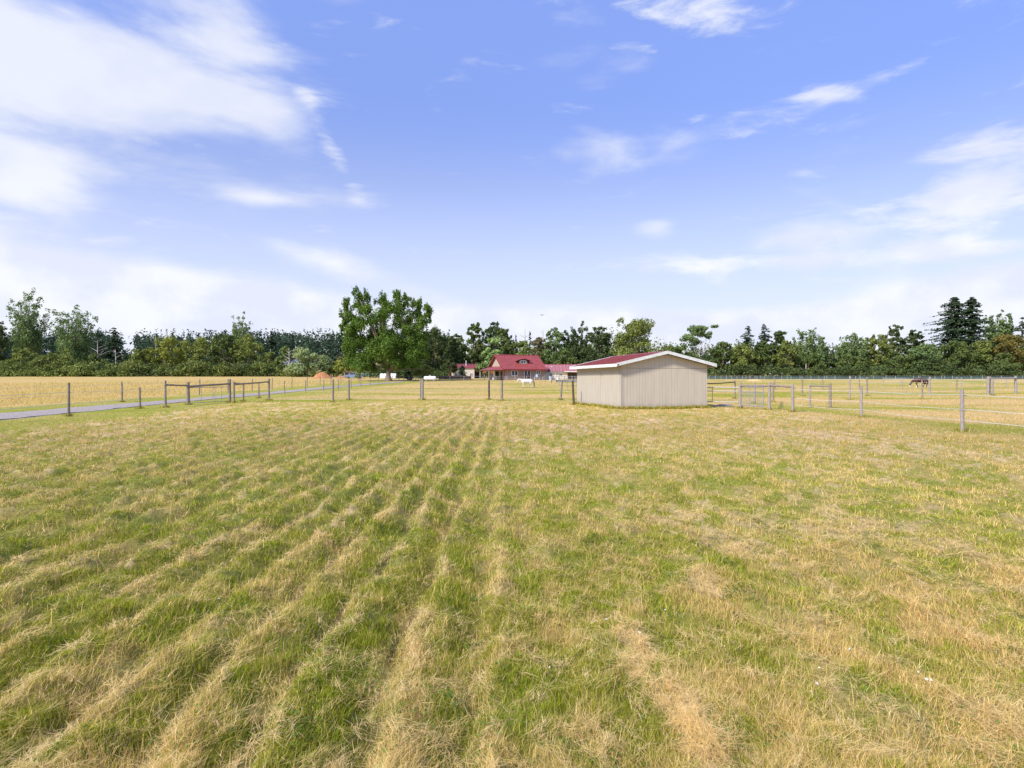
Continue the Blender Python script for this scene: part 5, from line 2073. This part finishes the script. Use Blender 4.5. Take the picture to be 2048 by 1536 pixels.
# trees behind the buildings --------------------------------------------
H_ = [
    ('dark tree filling the gap right of the maple trunk', 832, 668, 76, 172, 'dark', 'round'),
    ('dark round tree right of the big maple', 868, 655, 84, 176, 'dark', 'round'),
    ('lower dark tree left of the small barn', 902, 672, 60, 182, 'dark', 'round'),
    ('mid green tree behind the small barn', 914, 668, 46, 188, 'mid', 'round'),
    ('tall pale green tree rising behind the small barn', 947, 645, 52, 186, 'mid', 'round'),
    ('tall dark tree behind the farmhouse ridge left end', 986, 642, 58, 196, 'dark', 'round'),
    ('mid green tree behind the pale willow', 1006, 655, 46, 192, 'mid', 'round'),
]
for lab, px, tp, w, y, pal, kd in H_:
    T('broadleaf_tree', lab, px, tp, w, y, pal, 3400, cb=.06, kind=kd, group=GH)
T('willow_tree', 'pale green rounded willow left of the farmhouse roof', 990, 667, 66, 178, 'willow', 4600, cb=.05, kind='mound', group=GH)
T('willow_tree', 'yellow green rounded willow behind the farmhouse roof', 1046, 670, 50, 178, 'lime', 3400, cb=.05, kind='mound', group=GH)
T('broadleaf_tree', 'dark green tree between the two pale willows', 1018, 678, 36, 182, 'mid', 1800, cb=.05, group=GH)
T('broadleaf_tree', 'brownish sparse tree right of the farmhouse roof', 1078, 672, 44, 200, 'brownish', 2200, cb=.1, group=GH)
T('broadleaf_tree', 'green tree low beside the right end of the farmhouse roof', 1088, 702, 36, 176, 'mid', 1800, cb=.03, kind='mound', group=GH)
snag('bare dead tree top on the skyline behind the farmhouse', 1086, 660, 205, pale=False)
snag('thin bare dead tree right of the farmhouse roof', 1050, 658, 205, pale=False)
conifer('fir_tree', 'small fir tip over the yellow green willow', 1032, 666, 12, 235, 'bluefir', 600)
conifer('fir_tree', 'twin dark fir on the skyline behind the farmhouse', 1060, 663, 18, 235, 'bluefir', 900)
T('broadleaf_tree', 'airy green tree left of the long barn trees', 1112, 656, 54, 190, 'cotton', 3200, cb=.06, group=GH)
T('broadleaf_tree', 'tall dark cottonwood with upright tips behind the long barn', 1155, 642, 66, 188, 'dark', 4800, cb=.05, kind='plume', group=GH)
T('broadleaf_tree', 'dark tree between the cottonwood and the wide maple', 1200, 652, 66, 184, 'dark', 4200, cb=.05, group=GH)
T('broadleaf_tree', 'lower mid green tree behind the long barn roof', 1128, 692, 60, 172, 'mid', 2800, cb=.03, kind='mound', group=GH)
T('broadleaf_tree', 'lower dark tree behind the left end of the shed roof', 1180, 690, 60, 172, 'dark', 2800, cb=.03, kind='mound', group=GH)
T('maple_tree', 'wide yellow green maple rising behind the shed roof', 1268, 637, 116, 178, 'alder', 7200, cb=.05, group=GH, base=752, leaf=.36)
T('broadleaf_tree', 'dark tree at the left foot of the wide maple', 1222, 690, 50, 170, 'dark', 2200, cb=.03, kind='mound', group=GH)
T('bush', 'small light green tree standing right of the maple trunk', 846, 722, 48, 150, 'alder', 1900, cb=.2, kind='mound', group=GH, cat='tree', leaf=.26, base=760)
T('broadleaf_tree', 'low leafy branches hanging over the left end of the small cream barn', 898, 712, 34, 163, 'dark', 1800, cb=.15, kind='mound', group=GH, leaf=.26)
T('cedar_bush', 'dark narrow cedar bush behind the white rail fence', 817, 741, 18, 148, 'dark', 900, cb=.0, kind='round', group=GH, cat='bush', leaf=.2, base=761)
conifer('spruce_tree', 'small dark spruce standing in front of the small cream barn', 925, 731, 30, 158, 'fir', 1900, cb=.02, leaf=.22, base=759.5, power=.7)

# right tree line ------------------------------------------------------
snag('bent pale dead trunk inside the brown tinged right tree', 1398, 690, 198)
RL = [
    ('low far tree in the gap right of the wide maple', 1330, 690, 50, 215, 'mid', 'round', 2200, .05),
    ('second low far tree in the gap left of the brown tinged tree', 1352, 694, 44, 212, 'dark', 'round', 2200, .05),
    ('brown tinged windswept tree with a bent pale trunk', 1392, 648, 92, 204, 'cotton', 'wind', 4300, .18),
    ('dark lower half of foliage below the windswept tree', 1385, 698, 70, 200, 'dark', 'mound', 2800, .03),
    ('green bushy tree right of the shed roof end', 1444, 682, 54, 203, 'mid', 'round', 3000, .04),
    ('olive tree below the left of the two small firs', 1486, 686, 62, 202, 'alder', 'round', 3200, .04),
    ('mid green tree below the right of the two small firs', 1528, 680, 50, 203, 'mid', 'round', 3000, .04),
    ('dark pointed tree left of the tall twiggy tree', 1560, 661, 46, 208, 'dark', 'round', 3000, .04),
    ('yellow green tree in front of the dark pointed one', 1572, 680, 50, 199, 'alder', 'round', 3000, .04),
    ('tall twiggy tree with bare right branches', 1618, 653, 76, 205, 'cotton', 'plume', 4600, .12),
    ('low green tree under the tall twiggy tree', 1612, 698, 66, 198, 'mid', 'mound', 3000, .03),
    ('low dark tree in the dip of the right tree line', 1660, 702, 54, 203, 'dark', 'mound', 2400, .03),
    ('airy grey green tree right of the dip', 1704, 664, 66, 206, 'cotton', 'plume', 3600, .12),
    ('green bushy tree under the airy grey green one', 1700, 700, 60, 199, 'mid', 'mound', 2800, .03),
    ('olive tree left of the dark knobbly tree', 1758, 668, 62, 204, 'alder', 'round', 3400, .04),
    ('dark knobbly tree rising above the olive tree', 1792, 648, 48, 210, 'dark', 'round', 3000, .04),
    ('second dark knobbly tree right of the first', 1826, 658, 46, 210, 'dark', 'round', 2800, .04),
    ('low twiggy bush tree above the grazing brown horse', 1795, 700, 78, 198, 'mid', 'mound', 3400, .03),
    ('grey green tree behind the grazing brown horse', 1848, 688, 66, 201, 'cotton', 'round', 3200, .04),
    ('dark willow like tree right of the grazing brown horse', 1868, 706, 64, 197, 'dark', 'mound', 2800, .03),
    ('green tree at the foot of the two big spruces', 1916, 682, 76, 200, 'mid', 'round', 3800, .04),
    ('olive tree right of the two big spruces foot', 1968, 678, 60, 201, 'alder', 'round', 3000, .04),
    ('airy tall tree right of the two big spruces', 1997, 618, 54, 214, 'cotton', 'plume', 2600, .40),
    ('rust tinged tree near the right edge', 2016, 664, 74, 201, 'rust', 'round', 3600, .04),
    ('dark green tree behind the rust tinged one', 2012, 646, 50, 212, 'dark', 'round', 2800, .05),
    ('low green tree under the rust tinged one', 2005, 704, 70, 197, 'mid', 'mound', 2800, .03),
    ('tree cut by the right edge of the view', 2068, 668, 66, 203, 'mid', 'round', 3000, .04),
]
for lab, px, tp, w, y, pal, kd, n, cb in RL:
    T('broadleaf_tree', lab, px, tp, w, y, pal, n, cb=cb, kind=kd, group=GR, trunk='bark_pale' if 'twiggy' in lab or 'airy' in lab or 'bent' in lab else 'bark', lean=.5 if kd == 'wind' else 0)
conifer('fir_tree', 'left one of the two small ragged firs right of the shed', 1496, 652, 78, 212, 'fir', 2600, group=GR, ragged=.4)
conifer('fir_tree', 'right one of the two small ragged firs right of the shed', 1528, 648, 66, 214, 'fir', 2600, group=GR, ragged=.35)
conifer('spruce_tree', 'left and broader one of the two tall dark spruces', 1908, 594, 118, 212, 'fir', 12000, group=GR, ragged=.45, power=.72)
conifer('spruce_tree', 'right one of the two tall dark spruces', 1943, 594, 80, 209, 'fir', 9000, group=GR, ragged=.45, power=.68)
conifer('spruce_tree', 'dark spruce cut by the right edge of the view', 2044, 634, 64, 212, 'fir', 1900, group=GR)


# masses: thickets and hill forest ----------------------------------------
def thicket(name, label, segs, pal, n, leaf, seed):
    """low brush band: segs = (px0, px1, depth, top row, half thickness)"""
    rnd = random.Random(seed)
    P = []
    for (a_, b_, y, tp, ht) in segs:
        px = a_
        while px < b_:
            yy = y + rnd.uniform(-2, 4)
            c = on(px, yy)
            H = (zpx(tp + rnd.uniform(-.16, .18) * (752 - tp), yy) - c.z)
            r = H * rnd.uniform(.38, .6)
            for k in range(3):
                zc = c.z + H * rnd.uniform(.15, .75)
                P.append((c.x + rnd.uniform(-1.5, 1.5), yy + rnd.uniform(-ht, ht), min(zc, c.z + H - r * .5), r * 1.25, r, r * rnd.uniform(.6, .9)))
            P.append((c.x, yy - 1, c.z + H * .2, r * 1.3, r, H * .3))
            px += rnd.uniform(7, 13)
    cA, cB = np.array(PAL[pal][0]), np.array(PAL['alder' if pal == 'mid' else pal][1])
    V, F, S, C = puffs_to_leaves(P, n, leaf, cA, cB, shell=.5)
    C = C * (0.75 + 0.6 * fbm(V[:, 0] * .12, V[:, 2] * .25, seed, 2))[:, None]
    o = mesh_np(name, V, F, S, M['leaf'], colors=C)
    tag(o, label, 'undergrowth', kind='stuff')


thicket('undergrowth', 'dark green bramble thicket at the foot of the left tree line', [(-140, 570, 193, 724, 2.5), (-140, 230, 191, 733, 2), (570, 740, 186, 735, 2)], 'mid', 26000, .42, 3)
thicket('undergrowth', 'mixed olive brush inside the left thicket', [(-140, 560, 194, 722, 2)], 'dark', 9000, .42, 4)
thicket('undergrowth', 'dark brush at the foot of the right tree line', [(1320, 2140, 194, 731, 2.5)], 'dark', 16000, .42, 5)
thicket('undergrowth', 'dark brush behind the farm buildings and the maple', [(745, 1330, 176, 728, 3), (790, 900, 168, 736, 2)], 'dark', 16000, .40, 6)
thicket('undergrowth', 'inner wood filling the right tree line', [(1320, 2140, 207, 686, 3)], 'mid', 17000, .5, 7)
thicket('undergrowth', 'inner wood behind the farm buildings', [(850, 1330, 200, 677, 3)], 'mid', 15000, .5, 8)


def hill_forest(name, label, px0, px1, y0, y1, n, seed, hole=None, hmin=9, hmax=15, pal='bluefir', topcap=None):
    rs = np.random.default_rng(seed)
    parts = []
    cA, cB = [np.array(q) for q in PAL[pal]]
    for i in range(n):
        px = rs.uniform(px0, px1)
        y = y0 + (y1 - y0) * rs.random()
        if hole and hole[0] < px < hole[1] and hole[2] < y < hole[3]:
            continue
        c = on(px, y)
        H = rs.uniform(hmin, hmax)
        W = H * rs.uniform(.30, .48)
        f = rs.uniform(.8, 1.2)
        if rs.random() < .28:
            k = 7
            pf = [(rs.uniform(-.25, .25) * W * 2, rs.uniform(-.25, .25) * W * 2, H * rs.uniform(.3, .85), W * .6, W * .6, W * .5) for _ in range(k)]
            V, F, S, C = puffs_to_leaves(pf, 170, .85, cA * f, cB * f)
        else:
            V, F, S, C = conifer_leaves(H, W, H * .05, 170, cA * f, cB * f, .75, .2)
        V = V + np.array([c.x, c.y, c.z], np.float32)
        parts.append((V, F, S, C))
    V, F, S, C = merge(parts)
    o = mesh_np(name, V, F, S, M['leaf'], colors=C)
    tag(o, label, 'forest', kind='stuff')


hill_forest('forest', 'dark conifer forest covering the hill behind the left tree line', -160, 900, 245, 400, 700, 21, hole=(236, 272, 250, 380), hmin=11, hmax=17.5)
hill_forest('forest', 'dark trees packed behind the left tree line', -160, 250, 225, 262, 90, 22, hmin=7, hmax=11)
hill_forest('forest', 'distant conifers behind the farm and the right tree line', 880, 2160, 235, 330, 330, 23, hmin=10, hmax=14.5)

# ------------------------------------------------------------------ small flowers in the grass
def flowers():
    mb = MB()
    for (px, py) in [(437, 1200), (1213, 1258), (1855, 1400), (1700, 1310), (1865, 1440), (1100, 1360), (1330, 1236), (1640, 1350), (1838, 1366), (380, 1060), (1280, 1288), (1635, 1460)]:
        y = depth_of(py)
        x = (px - CX) / FPX * y
        z = float(GM(x, y)) + .08
        for k in range(4):
            mb.ell((x + random.uniform(-.005, .005), y + random.uniform(-.005, .005), z - .03 + random.uniform(-.003, .004)), (.004, .004, .003), 6, 4)
    o = mb.build('clover_flowers', M['white'])
    tag(o, 'tiny white clover heads scattered through the near grass', 'flowers', kind='stuff')


def post_tufts():
    pts = [p for p in POSTS if p.y < 62]
    # and the unmown strip along the shed walls
    for k in range(70):
        u = random.random() * SH_W
        pts.append(Vector((SH_A.x + u * _ux, SH_A.y + u * _uy - 0.08, 0)))
    for k in range(50):
        v = random.random() * SH_D
        pts.append(Vector((SH_A.x - v * _uy - .1, SH_A.y + v * _ux, 0)))
    X = np.array([p.x for p in pts])
    Y = np.array([p.y for p in pts])
    k = 90
    n = len(X) * k
    x = np.repeat(X, k) + RNG.normal(0, .13, n)
    y = np.repeat(Y, k) + RNG.normal(0, .10, n)
    ok = ~in_shed(x, y)
    x, y = x[ok], y[ok]
    n = len(x)
    c = mix(np.tile(C_GREEN, (n, 1)), C_DRY, (RNG.random(n) < .45) * 1.0) * RNG.uniform(.6, 1.15, n)[:, None]
    V, F, S, C = blades('p', x, y, GM(x, y) - .01, RNG.uniform(.06, .24, n), 0.006 + 0.0005 * y, RNG.uniform(0, 6.28, n), np.abs(RNG.normal(.2, .2, n)), RNG.uniform(0, .5, n), c * .85, c)
    o = mesh_np('grass_tufts', V, F, S, M['grass'], colors=C)
    tag(o, 'longer unmown grass around the fence posts and shed foot', 'grass', kind='stuff')


def clover():
    Ps, Ns, Sz, Cl = [], [], [], []
    m = 170
    cx, cy, cr = scatter(m, 2.2, 11, 0.4, 44)
    for i in range(m):
        k = int(RNG.integers(30, 120))
        rad = RNG.uniform(.04, .16)
        x = cx[i] + RNG.normal(0, rad, k)
        y = cy[i] + RNG.normal(0, rad, k)
        z = GM(x, y) + RNG.uniform(.012, .05, k)
        Ps.append(np.stack([x, y, z], -1))
        Ns.append(np.stack([RNG.normal(0, .35, k), RNG.normal(0, .35, k), np.ones(k)], -1))
        Sz.append(RNG.uniform(.007, .016, k) * (1 + .03 * cr[i]))
        c = np.array((0.09, 0.17, 0.03)) * RNG.uniform(.7, 1.5)
        Cl.append(np.tile(c, (k, 1)) * RNG.uniform(.7, 1.3, k)[:, None])
    V, F, S, C = quads(np.vstack(Ps), np.vstack(Ns), np.concatenate(Sz), np.vstack(Cl), aspect=1.1)
    o = mesh_np('clover_leaves', V, F, S, M['grass'], colors=C)
    tag(o, 'low clover and weed leaves in patches among the near grass', 'ground cover', kind='stuff')


flowers()
clover()
post_tufts()
print('faces', sum(len(o.data.polygons) for o in bpy.data.objects if o.type == 'MESH'))
